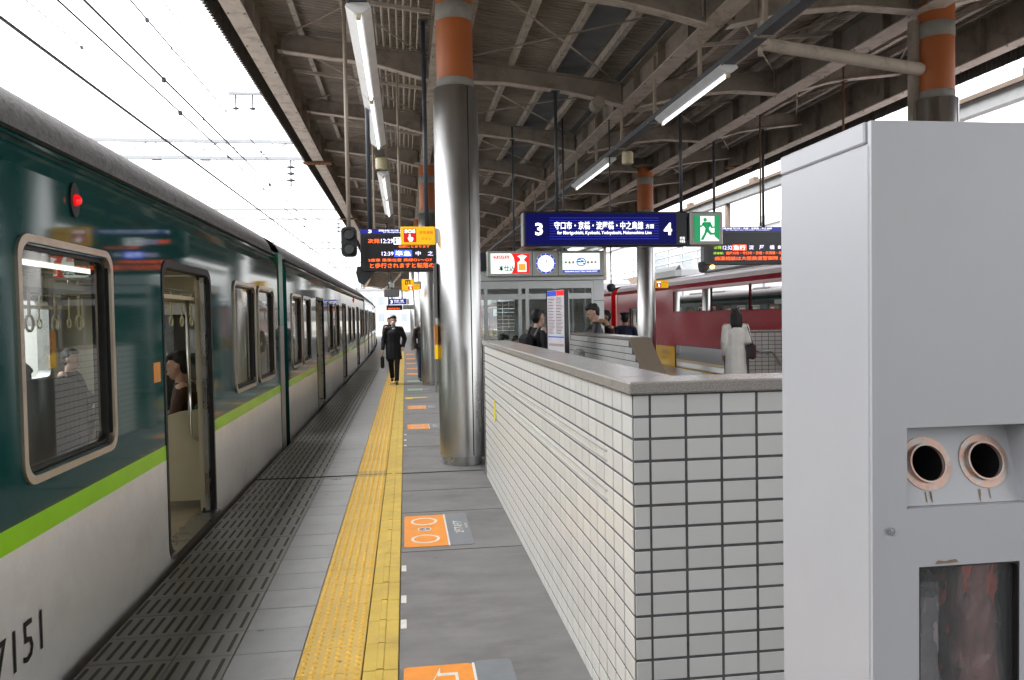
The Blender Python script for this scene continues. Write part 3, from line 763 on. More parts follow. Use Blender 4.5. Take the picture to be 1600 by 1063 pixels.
    for (a, bb) in spans:
        for side in (0, 1):
            X = (lambda x: x) if side == 0 else (lambda x: -CW - x)
            m = MB(); m.cbox(X(-0.10), X(-0.56), a+0.04, bb-0.04, 0.28, 0.45, 0.04); m.cbox(X(-0.10), X(-0.2), a+0.04, bb-0.04, 0.45, 0.92, 0.03); m.build('bench', 'seat_green', t)
            for yy in (a, bb):
                m = MB(); poly = [(-0.095, 0.10), (-0.56, 0.10), (-0.56, 0.62), (-0.50, 0.80), (-0.30, 0.86), (-0.095, 0.88)]
                m.prism([(X(q), z) for q, z in poly], lambda a_, b_, d_: (a_, d_, b_), yy-0.018, yy+0.018); m.build('bench_end', 'interior_cream', t)
    # strap rails and straps
    ring_me = MB()
    for k in range(14):
        a0, a1 = 2*PI*k/14, 2*PI*(k+1)/14
        ring_me.tube((0, math.cos(a0)*0.048, -0.30+math.sin(a0)*0.048), (0, math.cos(a1)*0.048, -0.30+math.sin(a1)*0.048), 0.009, 6, cap=False)
    ring_me.box(-0.004, 0.004, -0.012, 0.012, -0.255, 0.0)
    rm = ring_me.mesh('strap', 'strap_ring')
    for x in (-0.62, -CW+0.62):
        m = MB(); m.tube((x, 0.3, 1.93), (x, CL-0.3, 1.93), 0.015, 8); rl = m.build('strap_rail', 'chrome', t)
        for k in range(8): m2 = MB(); m2.tube((x, 1.2+2.6*k, 1.93), (x, 1.2+2.6*k, 2.22), 0.012, 6); m2.build('rail_hanger', 'chrome', rl)
        k = 0; y = 0.7
        while y < CL-0.5:
            link('strap', rm, rl, (x, y, 1.93)); y += 0.36
    m = MB(); m.box(-0.42, -0.12, 0.3, CL-0.3, 1.80, 1.83); m.box(-CW+0.12, -CW+0.42, 0.3, CL-0.3, 1.80, 1.83); m.build('luggage_rack', 'interior_cream', t)
    return t
car = green_car()
# gangway shield between cars: green above, grey below
def shield(t):
    m = MB(); m.box(-0.16, 0.012, CL-0.02, CL+0.30, 1.55, 2.50, 0); m.box(-0.16, 0.012, CL-0.02, CL+0.30, -0.30, 1.55, 1)
    g = m.build('gangway_shield', ['shield_green', 'gangway_grey'], t)
    m = MB(); m.box(-CW+0.5, -0.5, CL+0.0, CL+0.70, 0.0, 2.2); m.build('gangway_bellows', 'under_black', t)
shield(car)
def lamp(t, y):
    m = MB(); pts = [(0.055*math.cos(a), 0.085*math.sin(a)) for a in [2*PI*k/24 for k in range(24)]]
    m.prism([(y+a, 2.235+b) for a, b in pts], FX(0), -0.02, 0.012, 0)
    l = m.build('marker_lamp', 'rubber', t)
    m = MB(); n = 16
    for j in range(4):
        r0, r1 = 0.030*math.cos(j*PI/8), 0.030*math.cos((j+1)*PI/8); d0, d1 = 0.012+0.03*math.sin(j*PI/8), 0.012+0.03*math.sin((j+1)*PI/8)
        for k in range(n):
            a0, a1 = 2*PI*k/n, 2*PI*(k+1)/n
            m.add([(d0, y+r0*math.cos(a0), 2.235+r0*math.sin(a0)), (d0, y+r0*math.cos(a1), 2.235+r0*math.sin(a1)), (d1, y+r1*math.cos(a1), 2.235+r1*math.sin(a1)), (d1, y+r1*math.cos(a0), 2.235+r1*math.sin(a0))], [(0, 1, 2, 3)], 0, True)
    m.build('lens', 'red_lens', l)
lamp(car, 14.2)
TX = -1.62
labels = ['nearest green and white train car with a red marker lamp, numbered 7151', 'second green and white train car, its first door beside the hanging departure board', 'third green and white train car, past the second on the bend', 'farthest green and white train car at the end of the platform']
cars = [car] + [copy_tree(car) for _ in range(3)]
y = -10.05
for i, c in enumerate(cars):
    c['label'] = labels[i]; c['group'] = 'cars of the green and white train'
    dy = cx(y+CL) - cx(y)
    c.location = (TX+cx(y), y, 0); c.rotation_euler = (0, 0, math.atan2(-dy, CL)); y += CL+0.70
# number on the first car
m = MB(); text(m, '7151', 13.30, 13.715, 0.19, 0.365, FX(0), 0.004, 0, 0.0); m.build('car_number', 'ad_ink', car, fix=False)
# slim orange sticker beside the first door
m = MB(); m.box(0.001, 0.003, 15.36, 15.50, 1.23, 1.36); m.build('door_sticker', 'mark_orange', car)
# cross seats visible through the big window
co = tuple(cars[0].location)
y, x = 4.62, -2.02
m = MB(); m.prism(rrect(x-0.24, x+0.24, 0.42, 1.32, 0.12, 5), lambda a, b, d: (a, d, b), y-0.05, y+0.05); bk_ = m.build('seat_backrest', 'seat_grey', cars[0], co)
m = MB(); m.cbox(x-0.24, x+0.24, y+0.05, y+0.52, 0.33, 0.46, 0.03); m.build('seat_cushion', 'seat_grey', bk_, co)
m = MB(); m.box(x-0.2, x+0.2, y-0.03, y+0.4, 0.03, 0.33); m.build('seat_pedestal', 'under_black', bk_, co)

# ------------------------------------------------------------------ red double-deck train on the other track
def red_car():
    L = 20.4; W = 2.74
    t = thing('train_car', '', 'train')
    b = MB(); xp = 0.0
    ups = [(-16.0+20.2+0, 0, 0, 0)]
    up = [(2.0, 5.9), (5.96, 8.35), (8.41, 10.75), (10.81, 13.75)]
    lo = [(2.0, 5.9), (5.96, 9.85), (9.91, 13.65)]
    hole = [(a, c, 1.69, 2.30) for a, c in up] + [(a, c, 0.02, 0.68) for a, c in lo] + [(15.9, 17.0, 0.05, 1.95), (17.5, 18.5, 1.05, 1.85), (14.6-0.0, 15.3, 1.2, 1.8)]
    hole = hole[:-1]
    zs = [-0.25, 0.62, 2.38]
    mf = lambda z: 1 if z < 0.62 else 0
    wall_cells(b, 0.0, 0, L, zs, hole, -0.08, mf)
    wall_cells(b, W, 0, L, zs, [], 0.08, mf)
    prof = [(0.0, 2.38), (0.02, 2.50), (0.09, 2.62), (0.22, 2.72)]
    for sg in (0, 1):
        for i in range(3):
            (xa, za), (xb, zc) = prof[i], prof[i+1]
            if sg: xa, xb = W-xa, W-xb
            b.add([(xa, 0, za), (xa, L, za), (xb, L, zc), (xb, 0, zc)], [(0, 1, 2, 3)], 5 if i else 0, True)  # pale upper shoulder strips: sky reflection on the red paint, put in as colour
    for yy in (0, L):
        b.add([(0, yy, -0.25), (0, yy, 2.38), (0.09, yy, 2.62), (W/2, yy, 2.85), (W-0.09, yy, 2.62), (W, yy, 2.38), (W, yy, -0.25)], [tuple(range(7))], 2)
    b.build('body', ['red_paint', 'gold_paint', 'red_bright', 'interior_cream', 'rubber', 'light_roof_and_sheen'], t, fix=False)
    m = MB(); n = 10; pts = [(0.2+(W-0.4)*i/n, 2.715+0.16*math.sin(PI*i/n)) for i in range(n+1)]
    m.add([(x, yy, z) for yy in (0, L) for x, z in pts], [(i, i+1, n+2+i, n+1+i) for i in range(n)], 0, True); rf = m.build('roof', 'light_roof_and_sheen', t)
    for (a, c) in ((4.2, 12.9), (15.0, 18.5)):
        m = MB(); m.cbox(0.55, W-0.55, a, c, 2.70, 3.22, 0.16); m.build('roof_unit', 'aluminium', rf)
    m = MB(); m.box(0.001, 0.012, L-0.26, L-0.002, -0.2, 2.36); m.bevel = None
    m = MB(); m.box(-0.014, 0.0, L-0.26, L, -0.2, 2.40); m.build('end_trim', 'red_bright', t)
    m = MB(); m.box(0.12, W-0.12, 0.1, L-0.1, -0.8, -0.25); m.build('underframe', 'under_black', t)
    m = MB(); m.box(0.08, W-0.08, 0.05, L-0.05, 0.72, 0.78); m.box(0.08, W-0.08, 0.05, L-0.05, -0.2, -0.16); m.box(W-0.3, W-0.29, 0.05, L-0.05, -0.1, 0.7); m.build('deck', 'under_black', t)
    for a, c in up:
        m = MB(); m.ring(rrect(a-0.03, c+0.03, 1.66, 2.33, 0.05), rrect(a+0.02, c-0.02, 1.71, 2.28, 0.05), FX(0), -0.012, 0.03); f = m.build('window', 'rubber', t)
        m = MB(); m.flat(rrect(a+0.015, c-0.015, 1.70, 2.29, 0.05), FX(0), 0.0); m.build('pane', 'glass_dark', f, fix=False)
        nb = int((c-a)/0.75)
        for k in range(nb):
            yc = a+0.25+k*(c-a)/nb
            mm = MB(); mm.path([(0.16+0.03*math.sin(q*2.2), yc+0.03*math.cos(q*3), 1.72+q*0.19) for q in range(4)], 0.07, 8); mm.build('curtain', 'paper_white', f)
    for a, c in lo:
        m = MB(); m.ring(rrect(a-0.03, c+0.03, -0.01, 0.71, 0.05), rrect(a+0.02, c-0.02, 0.04, 0.66, 0.05), FX(0), -0.012, 0.03); f = m.build('window', 'rubber', t)
        m = MB(); m.flat(rrect(a+0.015, c-0.015, 0.03, 0.67, 0.05), FX(0), 0.0); m.build('pane', 'glass_dark', f, fix=False)
    m = MB(); m.ring(rrect(15.88, 17.02, 0.03, 1.97, 0.1), rrect(15.95, 16.95, 0.1, 1.9, 0.08), FX(0), -0.012, 0.05); d = m.build('door', 'rubber', t)
    m = MB(); m.box(0.02, 0.05, 15.95, 16.95, 0.1, 1.05); m.build('door_leaf', 'red_paint', d)
    m = MB(); m.flat(rrect(15.95, 16.95, 1.05, 1.9, 0.06), FX(0), 0.03); m.build('door_pane', 'glass_dark', d, fix=False)
    m = MB(); m.ring(rrect(17.47, 18.53, 1.02, 1.88, 0.08), rrect(17.53, 18.47, 1.08, 1.82, 0.06), FX(0), -0.012, 0.03); f = m.build('window', 'rubber', t)
    m = MB(); m.flat(rrect(17.52, 18.48, 1.07, 1.83, 0.06), FX(0), 0.01); m.build('pane', 'glass_dark', f, fix=False)
    m = MB(); text(m, '8000', 14.25, 14.85, 0.38, 0.50, lambda a, b_, d: (-0.004+d, 29.1-a, b_), 0.0); m.build('car_number', 'bronze_frame', t, fix=False)
    return t, L
rc, RL = red_car()
rc['label'] = 'red double-deck train car with gold skirt behind the woman in white'; rc['group'] = 'cars of the red and gold train'
rc.location = (8.20, 9.4, 0)
for k in (1, 2):
    c = copy_tree(rc); c.location = (8.20+cx(9.4+k*21.1), 9.4+k*21.1, 0); c.rotation_euler = (0, 0, -0.0+math.atan2(-(cx(9.4+k*21.1+RL)-cx(9.4+k*21.1)), RL))
    c['label'] = ['second red train car, its red end showing beside the waiting room', 'farthest red train car beyond the waiting room'][k-1]
# ================================================================== PARAPETS
TP, TR = 0.134, 0.080
tile_n = MB().cbox(0.005, 0.129, -0.0035, 0.0, 0.005, 0.075, 0.0015).mesh('tile', 'white_tile')           # faces -Y, runs +X
tile_half = MB().cbox(0.004, 0.060, -0.0035, 0.0, 0.005, 0.075, 0.0015).mesh('tile_half', 'white_tile')
tile_w = MB().cbox(-0.0035, 0.0, 0.005, 0.129, 0.005, 0.075, 0.0015).mesh('tile_w', 'white_tile')          # faces -X, runs +Y
WX, WY0, WY1, WZ = 0.798, 2.69, 7.95, 1.335
par = thing('tiled_parapet', 'near stairwell wall of white tiles with dark joints and polished granite top', 'wall', (WX, WY0, 0))
PO = (WX, WY0, 0)
m = MB(); m.box(WX, 1.0, WY0, WY1, 0, WZ); m.box(1.0, 2.6, WY0, WY0+0.2, 0, WZ)
m.build('wall_core', 'grout', par, PO)
nrow = 17
cand = []
# end face
cols = int((2.6-WX-0.055)/TP)
for r in range(nrow):
    z = WZ - (r+1)*TR
    cand.append((0, 'n', 'h', (WX-0.0035, WY0, z), r, -1))
    for c in range(cols): cand.append((c*1.0 + (50 if z < 0.28 or c > 4 else 0), 'n', 'f', (WX+0.060+c*TP, WY0, z), r, c))
ncol = int((WY1-WY0)/TP)
for r in range(nrow):
    z = WZ - (r+1)*TR
    for c in range(ncol): cand.append((5+c*0.9 + (30 if z < 0.1 else 0), 'w', 'f', (WX, WY0+0.003+c*TP, z), r, c))
cand.sort(key=lambda q: q[0])
stuff = MB()
ridge_rows = (3, 5)
for i, (pr, face, kind, pos, r, c) in enumerate(cand):
    me = tile_w if face == 'w' else (tile_n if kind == 'f' else tile_half)
    if i < 298:
        link('tile', me, par, tuple(a-b for a, b in zip(pos, PO)))
    else:
        if face == 'w': stuff.cbox(pos[0]-0.0035, pos[0], pos[1]+0.005, pos[1]+0.129, pos[2]+0.005, pos[2]+0.075, 0.0015)
        elif kind == 'f': stuff.cbox(pos[0]+0.005, pos[0]+0.129, pos[1]-0.0035, pos[1], pos[2]+0.005, pos[2]+0.075, 0.0015)
        else: stuff.cbox(pos[0]+0.004, pos[0]+0.060, pos[1]-0.0035, pos[1], pos[2]+0.005, pos[2]+0.075, 0.0015)
o = stuff.build('far_tiles', 'white_tile', par, PO); o['kind'] = 'stuff'
for r in ridge_rows:
    for q in range(2):
        z = WZ - (r+1)*TR + 0.020 + 0.038*q
        m = MB(); m.tube((WX-0.005, WY0+0.36, z), (WX-0.005, WY1-0.05, z), 0.0045, 6); m.build('guide_ridge', 'ridge', par, PO)
# granite coping: bevelled, wraps the corner
m = MB()
def coping(x0, x1, y0, y1):
    m.cbox(x0, x1, y0, y1, WZ+0.002, WZ+0.046, 0.006)
coping(WX-0.022, 1.03, WY0+0.227, WY1); c1 = m.build('coping', 'granite', par, PO)
m = MB(); m.cbox(WX-0.022, 2.62, WY0-0.022, WY0+0.225, WZ+0.002, WZ+0.046, 0.006); m.build('coping', 'granite', par, PO)
m = MB(); m.box(WX-0.012, WX+0.24, WY1, WY1+0.03, 0.0, WZ+0.04); m.build('end_trim', 'steel_trim', par, PO)
# yellow tape arrow stuck to the wall
m = MB(); f = lambda a, b, d: (WX-0.0055-d, a, b)
m.prism([(7.0, 0.70), (7.10, 0.70), (7.11, 0.86), (7.0, 0.86)], f, 0.0, 0.002); m.prism([(6.90, 0.75), (7.05, 0.665), (7.2, 0.75), (7.05, 0.715)], f, 0.0, 0.003)
tag(m.build('tape_arrow', 'tape_yellow'), 'small yellow tape arrow pointing down on the white tiled wall', 'arrow')

# parapet across the stairs whose granite end slopes down
p2 = thing('tiled_parapet', 'white tiled parapet with a brown stone end sloping down toward the near wall', 'wall', (2.6, 9.0, 0)); P2 = (2.6, 9.0, 0)
X2, X3 = 2.606, 2.81; YA, YB, ZT = 8.85, 12.5, 1.32
YS = 7.72; ZSL = 0.55
m = MB(); m.prism([(YB, 0), (YB, ZT), (YA, ZT), (YS, ZSL), (YS, 0)], lambda a, b, d: (d, a, b), X2, X3); m.build('wall_core', 'grout', p2, P2)
st = MB()
n2 = 0
def edge_z(y): return ZT if y >= YA else ZSL + (ZT-ZSL)*(y-YS)/(YA-YS)
for r in range(16):
    z = ZT - (r+1)*TR
    for c in range(int((YB-YS)/TP)):
        yy = YS + c*TP + 0.004
        if z+0.08 > edge_z(yy): continue
        if z > 0.62 and n2 < 290: link('tile', tile_w, p2, (X2-2.6, yy-9.0, z)); n2 += 1
        else: st.cbox(X2-0.0035, X2, yy+0.005, yy+0.129, z+0.005, z+0.075, 0.0015)
o = st.build('far_tiles', 'white_tile', p2, P2); o['kind'] = 'stuff'
m = MB(); m.cbox(X2-0.02, X3+0.02, YA, YB, ZT+0.002, ZT+0.04, 0.006); m.build('coping', 'granite', p2, P2)
m = MB(); d = Vector((0, YA-YS, ZT-ZSL)).normalized(); nrm = Vector((0, -d.z, d.y))
a, b = Vector((0, YS, ZSL)), Vector((0, YA, ZT)); off = nrm*0.04
vs = [(x, *(q+k)[1:]) for x in (X2-0.02, X3+0.02) for q, k in ((a, Vector()), (b, Vector()), (b, off), (a, off))]
m.add(vs, [(0, 1, 2, 3), (7, 6, 5, 4), (0, 4, 5, 1), (1, 5, 6, 2), (2, 6, 7, 3), (3, 7, 4, 0)]); m.build('sloped_coping', 'brown_granite', p2, P2)

# parapet on the platform-3 side of the far stairs, mirrored in the train windows
p4 = thing('tiled_parapet', 'white tiled parapet behind the near column, seen mirrored in the train window', 'wall', (0.80, 9.0, 0)); P4 = (0.80, 9.0, 0)
m = MB(); m.box(0.806, 1.0, 9.0, 12.4, 0, 1.30); m.build('wall_core', 'grout', p4, P4)
st = MB()
for r in range(16):
    z = 1.30-(r+1)*TR
    for c in range(25): yy = 9.003+c*TP; st.cbox(0.8025, 0.806, yy+0.005, yy+0.129, z+0.005, z+0.075, 0.0015)
o = st.build('tiles', 'white_tile', p4, P4); o['kind'] = 'stuff'
m = MB(); m.cbox(0.785, 1.03, 9.0, 12.4, 1.302, 1.338, 0.006); m.build('coping', 'granite', p4, P4)
# parapet beside the woman, with hand rail
p3 = thing('tiled_parapet', 'white tiled parapet with hand rail to the right of the woman in white', 'wall', (6.55, 14.3, 0)); P3 = (6.55, 14.3, 0)
m = MB(); m.box(6.55, 7.9, 14.3, 14.5, 0, 1.235); m.build('wall_core', 'grout', p3, P3)
for r in range(15):
    for c in range(10): link('tile', tile_n, p3, (0.006+c*TP, 0, 1.235-(r+1)*TR))
m = MB(); m.cbox(6.53, 7.92, 14.28, 14.52, 1.237, 1.275, 0.006); m.build('coping', 'granite', p3, P3)
m = MB(); m.path([(6.60, 14.28, 0.87), (6.62, 14.22, 0.875), (6.96, 14.22, 0.875), (7.02, 14.22, 0.83), (7.5, 14.22, 0.18)], 0.019, 10)
hr = m.build('hand_rail', 'steel_trim', p3, P3)
for x, z in ((6.66, 0.875), (6.92, 0.875), (7.12, 0.70), (7.36, 0.37)):
    m = MB(); m.path([(x, 14.295, z-0.06), (x, 14.23, z-0.06), (x, 14.22, z-0.01)], 0.009, 6); m.build('bracket', 'steel_trim', hr, P3)

# ================================================================== RECYCLING BIN
BX0, BX1, BY0, BY1, BZ = 1.055, 1.64, 1.66, 2.09, 2.055
bn = thing('recycling_bin', 'tall pale grey recycling bin with two round bottle holes and a clear lower window', 'bin', (BX0, BY0, 0)); BO = (BX0, BY0, 0)
m = MB()
# shell: back, sides, top, and front in pieces round the niche and the window
m.cbox(BX0, BX0+0.03, BY0+0.004, BY1, 0.03, BZ-0.052, 0.006); m.box(BX1-0.02, BX1, BY0+0.02, BY1, 0.03, BZ-0.05); m.box(BX0+0.03, BX1-0.02, BY1-0.02, BY1, 0.03, BZ-0.05)
m.build('side_panels', 'bin_paint', bn, BO)
m = MB(); m.cbox(BX0, BX1, BY0+0.024, BY1, BZ-0.0505, BZ, 0.004); m.build('top_cover', 'bin_paint', bn, BO)
NX0, NX1, NZ0, NZ1 = 1.145, 1.455, 1.158, 1.347
PX0, PX1, PZ0, PZ1 = 1.175, 1.435, 0.18, 1.02
m = MB()
ys = [BX0+0.032, NX0, PX0, PX1, NX1, BX1-0.004]; zs_ = []
fy0, fy1 = BY0, BY0+0.022
inn = rrect(PX0, PX1, PZ0, PZ1, 0.012, 3)
# front plate: outer rectangle split in strips
for (a, b, c, d) in ((BX0+0.032, BX1-0.004, NZ1, BZ-0.002), (BX0+0.032, NX0, NZ0, NZ1), (NX1, BX1-0.004, NZ0, NZ1), (BX0+0.032, BX1-0.004, PZ1, NZ0), (BX0+0.032, PX0, PZ0, PZ1), (PX1, BX1-0.004, PZ0, PZ1), (BX0+0.032, BX1-0.004, 0.03, PZ0)):
    m.box(a, b, fy0, fy1, c, d)
fp = m.build('front_panel', 'bin_paint', bn, BO)
m = MB(); m.beam((BX0+0.018, BY0+0.006, 0.04), (BX0+0.018, BY0+0.006, BZ-0.003), 0.030, 0.014); m.build('corner_post', 'bin_paint', bn, BO)
# niche: slanted back plate, sides
m = MB(); ND = 0.075; NX0 += 0.001; NX1 -= 0.001; NZ1 -= 0.001; NZ0 += 0.001
HXS = (1.226, 1.377); HR = 0.043
HZM = (NZ0+NZ1)/2
def plate(x0, x1, hx):                              # slanted plate with a real round hole
    def at(x, b): f_ = b/(NZ1-NZ0)+0.5; return (x, BY0+0.02+(ND-0.02)*f_, NZ0+(NZ1-NZ0)*f_)
    hb = (NZ1-NZ0)/2; corners = [(x1, hb), (x0, hb), (x0, -hb), (x1, -hb)]
    outer = []; inner = []
    for q in range(4):
        (xa, ba), (xb, bb) = corners[q], corners[(q+1) % 4]
        for i in range(9):
            x, b = xa+(xb-xa)*i/9, ba+(bb-ba)*i/9; an = math.atan2(b, x-hx)
            outer.append(at(x, b)); inner.append(at(hx+HR*math.cos(an), HR*math.sin(an)))
    k = len(outer); m.add(outer+inner, [(i, (i+1) % k, k+(i+1) % k, k+i) for i in range(k)])
plate(NX0, (HXS[0]+HXS[1])/2, HXS[0]); plate((HXS[0]+HXS[1])/2, NX1, HXS[1])
m.add([(NX0, BY0+0.001, NZ1), (NX1, BY0+0.001, NZ1), (NX1, BY0+ND, NZ1), (NX0, BY0+ND, NZ1)], [(3, 2, 1, 0)])
m.add([(NX0, BY0+0.002, NZ0), (NX0, BY0+0.02, NZ0), (NX0, BY0+ND, NZ1), (NX0, BY0+0.002, NZ1)], [(0, 1, 2, 3)])
m.add([(NX1, BY0+0.002, NZ0), (NX1, BY0+0.02, NZ0), (NX1, BY0+ND, NZ1), (NX1, BY0+0.002, NZ1)], [(3, 2, 1, 0)])
nc = m.build('niche', 'bin_paint', bn, BO, fix=False)
sl = (Vector((0, ND-0.02, NZ1-NZ0))).normalized(); nv = Vector((0, -sl.z, sl.y))
cz = (NZ0+NZ1)/2; cyy = BY0+0.02+(ND-0.02)*0.5
for hx in (1.226, 1.377):
    base = Vector((hx, cyy, cz))
    fn = lambda a, b, d: tuple(base + Vector((a, 0, 0)) + sl*b + nv*d)
    m = MB(); m.ring(circ(0, 0, 0.064, 36), circ(0, 0, 0.043, 36), fn, 0.0, 0.003); m.ring(circ(0, 0, 0.0465, 36), circ(0, 0, 0.042, 36), fn, 0.006, 0.012)
    rg = m.build('hole_rim', 'bin_worn', nc, BO)
    m = MB(); n = 28; c0 = [fn(x, z, 0.003) for x, z in circ(0, 0, 0.0435, n)]; c1 = [fn(x, z, -0.14) for x, z in circ(0, 0, 0.0435, n)]
    m.add(c0+c1, [(k, (k+1) % n, n+(k+1) % n, n+k) for k in range(n)] + [[n+k for k in range(n)]], 0)
    m.build('bottle_hole', 'bin_inside', rg, BO, fix=False)
    rr = random.Random(int(hx*1000))
    for q in range(3):
        sx = rr.uniform(-0.035, 0.035); zl = rr.uniform(0.012, 0.03)
        mm = MB(); mm.flat([(sx-0.0012, -0.066), (sx-0.002, -0.066-zl), (sx+0.001, -0.066-zl-0.006), (sx+0.002, -0.066)], fn, 0.0012); mm.build('drip_stain', 'bin_stain', nc, BO, fix=False)
m = MB(); f = FY(BY0); m.flat([(1.215, 1.025), (1.275, 1.027), (1.268, 1.035), (1.24, 1.031), (1.222, 1.034)], f, 0.0015); m.build('grime_line', 'bin_stain', fp, BO, fix=False)
# window: dark liner, clear pane, sacks inside
m = MB(); m.ring(rrect(PX0-0.001, PX1+0.001, PZ0-0.001, PZ1+0.001, 0.012, 3), rrect(PX0+0.004, PX1-0.004, PZ0+0.004, PZ1-0.004, 0.01, 3), FY(BY0), -0.024, -0.001); m.build('window_edge', 'rubber', fp, BO)
m = MB(); m.flat(rrect(PX0, PX1, PZ0, PZ1, 0.012, 3), FY(BY0), -0.019); m.build('window_pane', 'bin_pane', fp, BO, fix=False)
m = MB(); m.box(BX0+0.035, BX1-0.025, BY1-0.04, BY1-0.022, 0.05, BZ-0.06); m.build('inner_back', 'bin_worn', bn, BO)
def sack(x0, x1, y0, y1, z0, z1, mt, label, seed):
    rr = random.Random(seed); m = MB(); nu, nv_ = 26, 22
    cxx, cyy_, rx, ry = (x0+x1)/2, (y0+y1)/2, (x1-x0)/2, (y1-y0)/2
    vs = []; nu, nv_ = 72, 64
    off = Vector((seed*3.1, seed*1.7, 0))
    for j in range(nv_+1):
        f = j/nv_; z = z0+(z1-z0)*f; s = 0.86+0.14*math.sin(PI*min(1, f*1.1+0.1))
        for i in range(nu):
            a = 2*PI*i/nu; ca, sa = math.cos(a), math.sin(a)
            x, y = rx*s*math.copysign(abs(ca)**0.55, ca), ry*s*math.copysign(abs(sa)**0.55, sa)
            q = Vector((x*14, y*14, z*7))+off
            w = 1 - 0.22*abs(noise.noise(q)) - 0.10*abs(noise.noise(q*2.3)) - 0.05*abs(noise.noise(q*5.1))
            vs.append((cxx+x*w, cyy_+y*w, z+0.012*noise.noise(q*1.5)))
    m.add(vs, [(j*nu+i, j*nu+(i+1) % nu, (j+1)*nu+(i+1) % nu, (j+1)*nu+i) for j in range(nv_) for i in range(nu)], 0, False)
    return tag(m.build('rubbish_sack', mt), label, 'sack')
sack(PX0-0.02, 1.295, BY0+0.024, BY0+0.25, 0.06, 0.97, 'plastic_bag', 'crumpled clear plastic sack on the left behind the bin window', 1)
sack(1.30, PX1+0.03, BY0+0.024, BY0+0.25, 0.06, 1.0, 'plastic_bag', 'crumpled clear plastic sack on the right behind the bin window', 2)
sack(PX0, 1.29, BY0+0.034, BY0+0.24, 0.06, 0.93, 'sack_grey', 'grey filled sack inside the bin', 3)
sack(1.305, PX1+0.02, BY0+0.034, BY0+0.24, 0.06, 1.05, 'sack_red', 'reddish brown filled sack inside the bin', 4)
m = MB(); fn = FY(BY0); m.prism(circ(1.103, 1.109, 0.009, 16), fn, 0, 0.006); m.prism(circ(1.103, 1.109, 0.004, 10), fn, 0.006, 0.008, 0); m.build('lock', 'chrome', fp, BO)
m = MB(); m.box(BX0+0.02, BX1-0.02, BY0+0.03, BY1-0.01, 0.0, 0.03); m.build('plinth', 'rubber', bn, BO)

# ================================================================== WAITING ROOM
RY, RX0, RX1, RYB = 12.62, 0.62, 3.26, 17.2
wr = thing('waiting_room', 'glass waiting room with aluminium frames behind the stairs', 'shelter', (2.0, RY, 0)); WO = (2.0, RY, 0)
m = MB(); m.cbox(RX0, RX1, RY-0.02, RYB, 2.20, 2.36, 0.01); m.build('roof', 'aluminium', wr, WO)
m = MB(); m.box(RX0+0.05, RX1-0.05, RY+0.03, RYB-0.05, 0.001, 0.012); m.build('floor', 'concrete', wr, WO)
for x in (RX0+0.03, 1.30, 1.86, 1.98, 2.44, 3.08):
    m = MB(); m.box(x-0.028, x+0.028, RY-0.03, RY+0.05, 0.01, 2.08); m.build('frame_post', 'aluminium', wr, WO)
m = MB(); m.box(3.085, RX1, RY-0.035, RY+0.10, 0.0, 2.199); m.build('corner_pier', 'aluminium', wr, WO)
m = MB(); m.box(3.085, RX1+0.003, RY-0.0375, RY+0.10, 1.86, 1.868); m.build('pier_joint', 'rubber', wr, WO)
m = MB(); m.box(RX0, 3.083, RY-0.033, RY+0.06, 2.075, 2.195); m.build('transom', 'aluminium', wr, WO)
m = MB(); m.box(RX0, 3.06, RY-0.02, RY+0.02, 1.90, 1.99); m.build('door_rail', 'aluminium', wr, WO)
for a, b in ((RX0+0.06, 1.27), (1.33, 1.83), (2.01, 2.41), (2.47, 3.05)):
    m = MB(); m.flat([(a, 0.05), (b, 0.05), (b, 1.90), (a, 1.90)], FY(RY), 0.0); m.build('glass_pane', 'glass_room', wr, WO, fix=False)
    m = MB(); m.flat([(a, 1.99), (b, 1.99), (b, 2.075), (a, 2.075)], FY(RY), 0.0); m.build('fanlight', 'glass_room', wr, WO, fix=False)
for k in range(4):
    ya = RY+0.15+k*1.08
    m = MB(); m.box(RX1-0.05, RX1, ya-0.03, ya+0.03, 0.01, 2.199); m.build('frame_post', 'aluminium', wr, WO)
    m = MB(); m.add([(RX1-0.02, ya+0.04, 0.05), (RX1-0.02, ya+1.04, 0.05), (RX1-0.02, ya+1.04, 2.19), (RX1-0.02, ya+0.04, 2.19)], [(0, 1, 2, 3)]); m.build('glass_pane', 'glass_room', wr, WO, fix=False)
    m = MB(); m.add([(RX0+0.02, ya+0.04, 0.05), (RX0+0.02, ya+1.04, 0.05), (RX0+0.02, ya+1.04, 2.19), (RX0+0.02, ya+0.04, 2.19)], [(0, 1, 2, 3)]); m.build('glass_pane', 'glass_room', wr, WO, fix=False)
m = MB(); m.box(RX0, 1.4, RYB-0.1, RYB, 0.0, 2.199); m.box(1.4, 2.4, RYB-0.1, RYB, 0.0, 0.9); m.box(2.4, RX1, RYB-0.1, RYB, 0.0, 2.199); m.box(1.4, 2.4, RYB-0.1, RYB, 2.0, 2.199); bk = m.build('back_wall', 'aluminium', wr, WO)
for r in range(13):
    for c in range(6): link('tile', tile_n, bk, (0.05+c*TP-2.0+1.95-0.0, RYB-0.1-RY, 0.92+r*TR))
m = MB(); m.flat([(1.4, 0.9), (2.4, 0.9), (2.4, 2.0), (1.4, 2.0)], FY(RYB-0.05), 0.0); m.build('back_pane', 'glass_room', bk, WO, fix=False)
# bench inside
bt = thing('waiting_bench', 'low bench inside the waiting room under the seated passengers', 'bench', (1.7, 14.2, 0)); Q = (1.7, 14.2, 0)
m = MB(); m.cbox(0.9, 2.6, 14.0, 14.4, 0.40, 0.45, 0.01); m.build('seat', 'brown_granite', bt, Q)
for x in (1.0, 1.75, 2.5):
    m = MB(); m.box(x-0.03, x+0.03, 14.05, 14.35, 0.012, 0.40); m.build('leg', 'steel_trim', bt, Q)
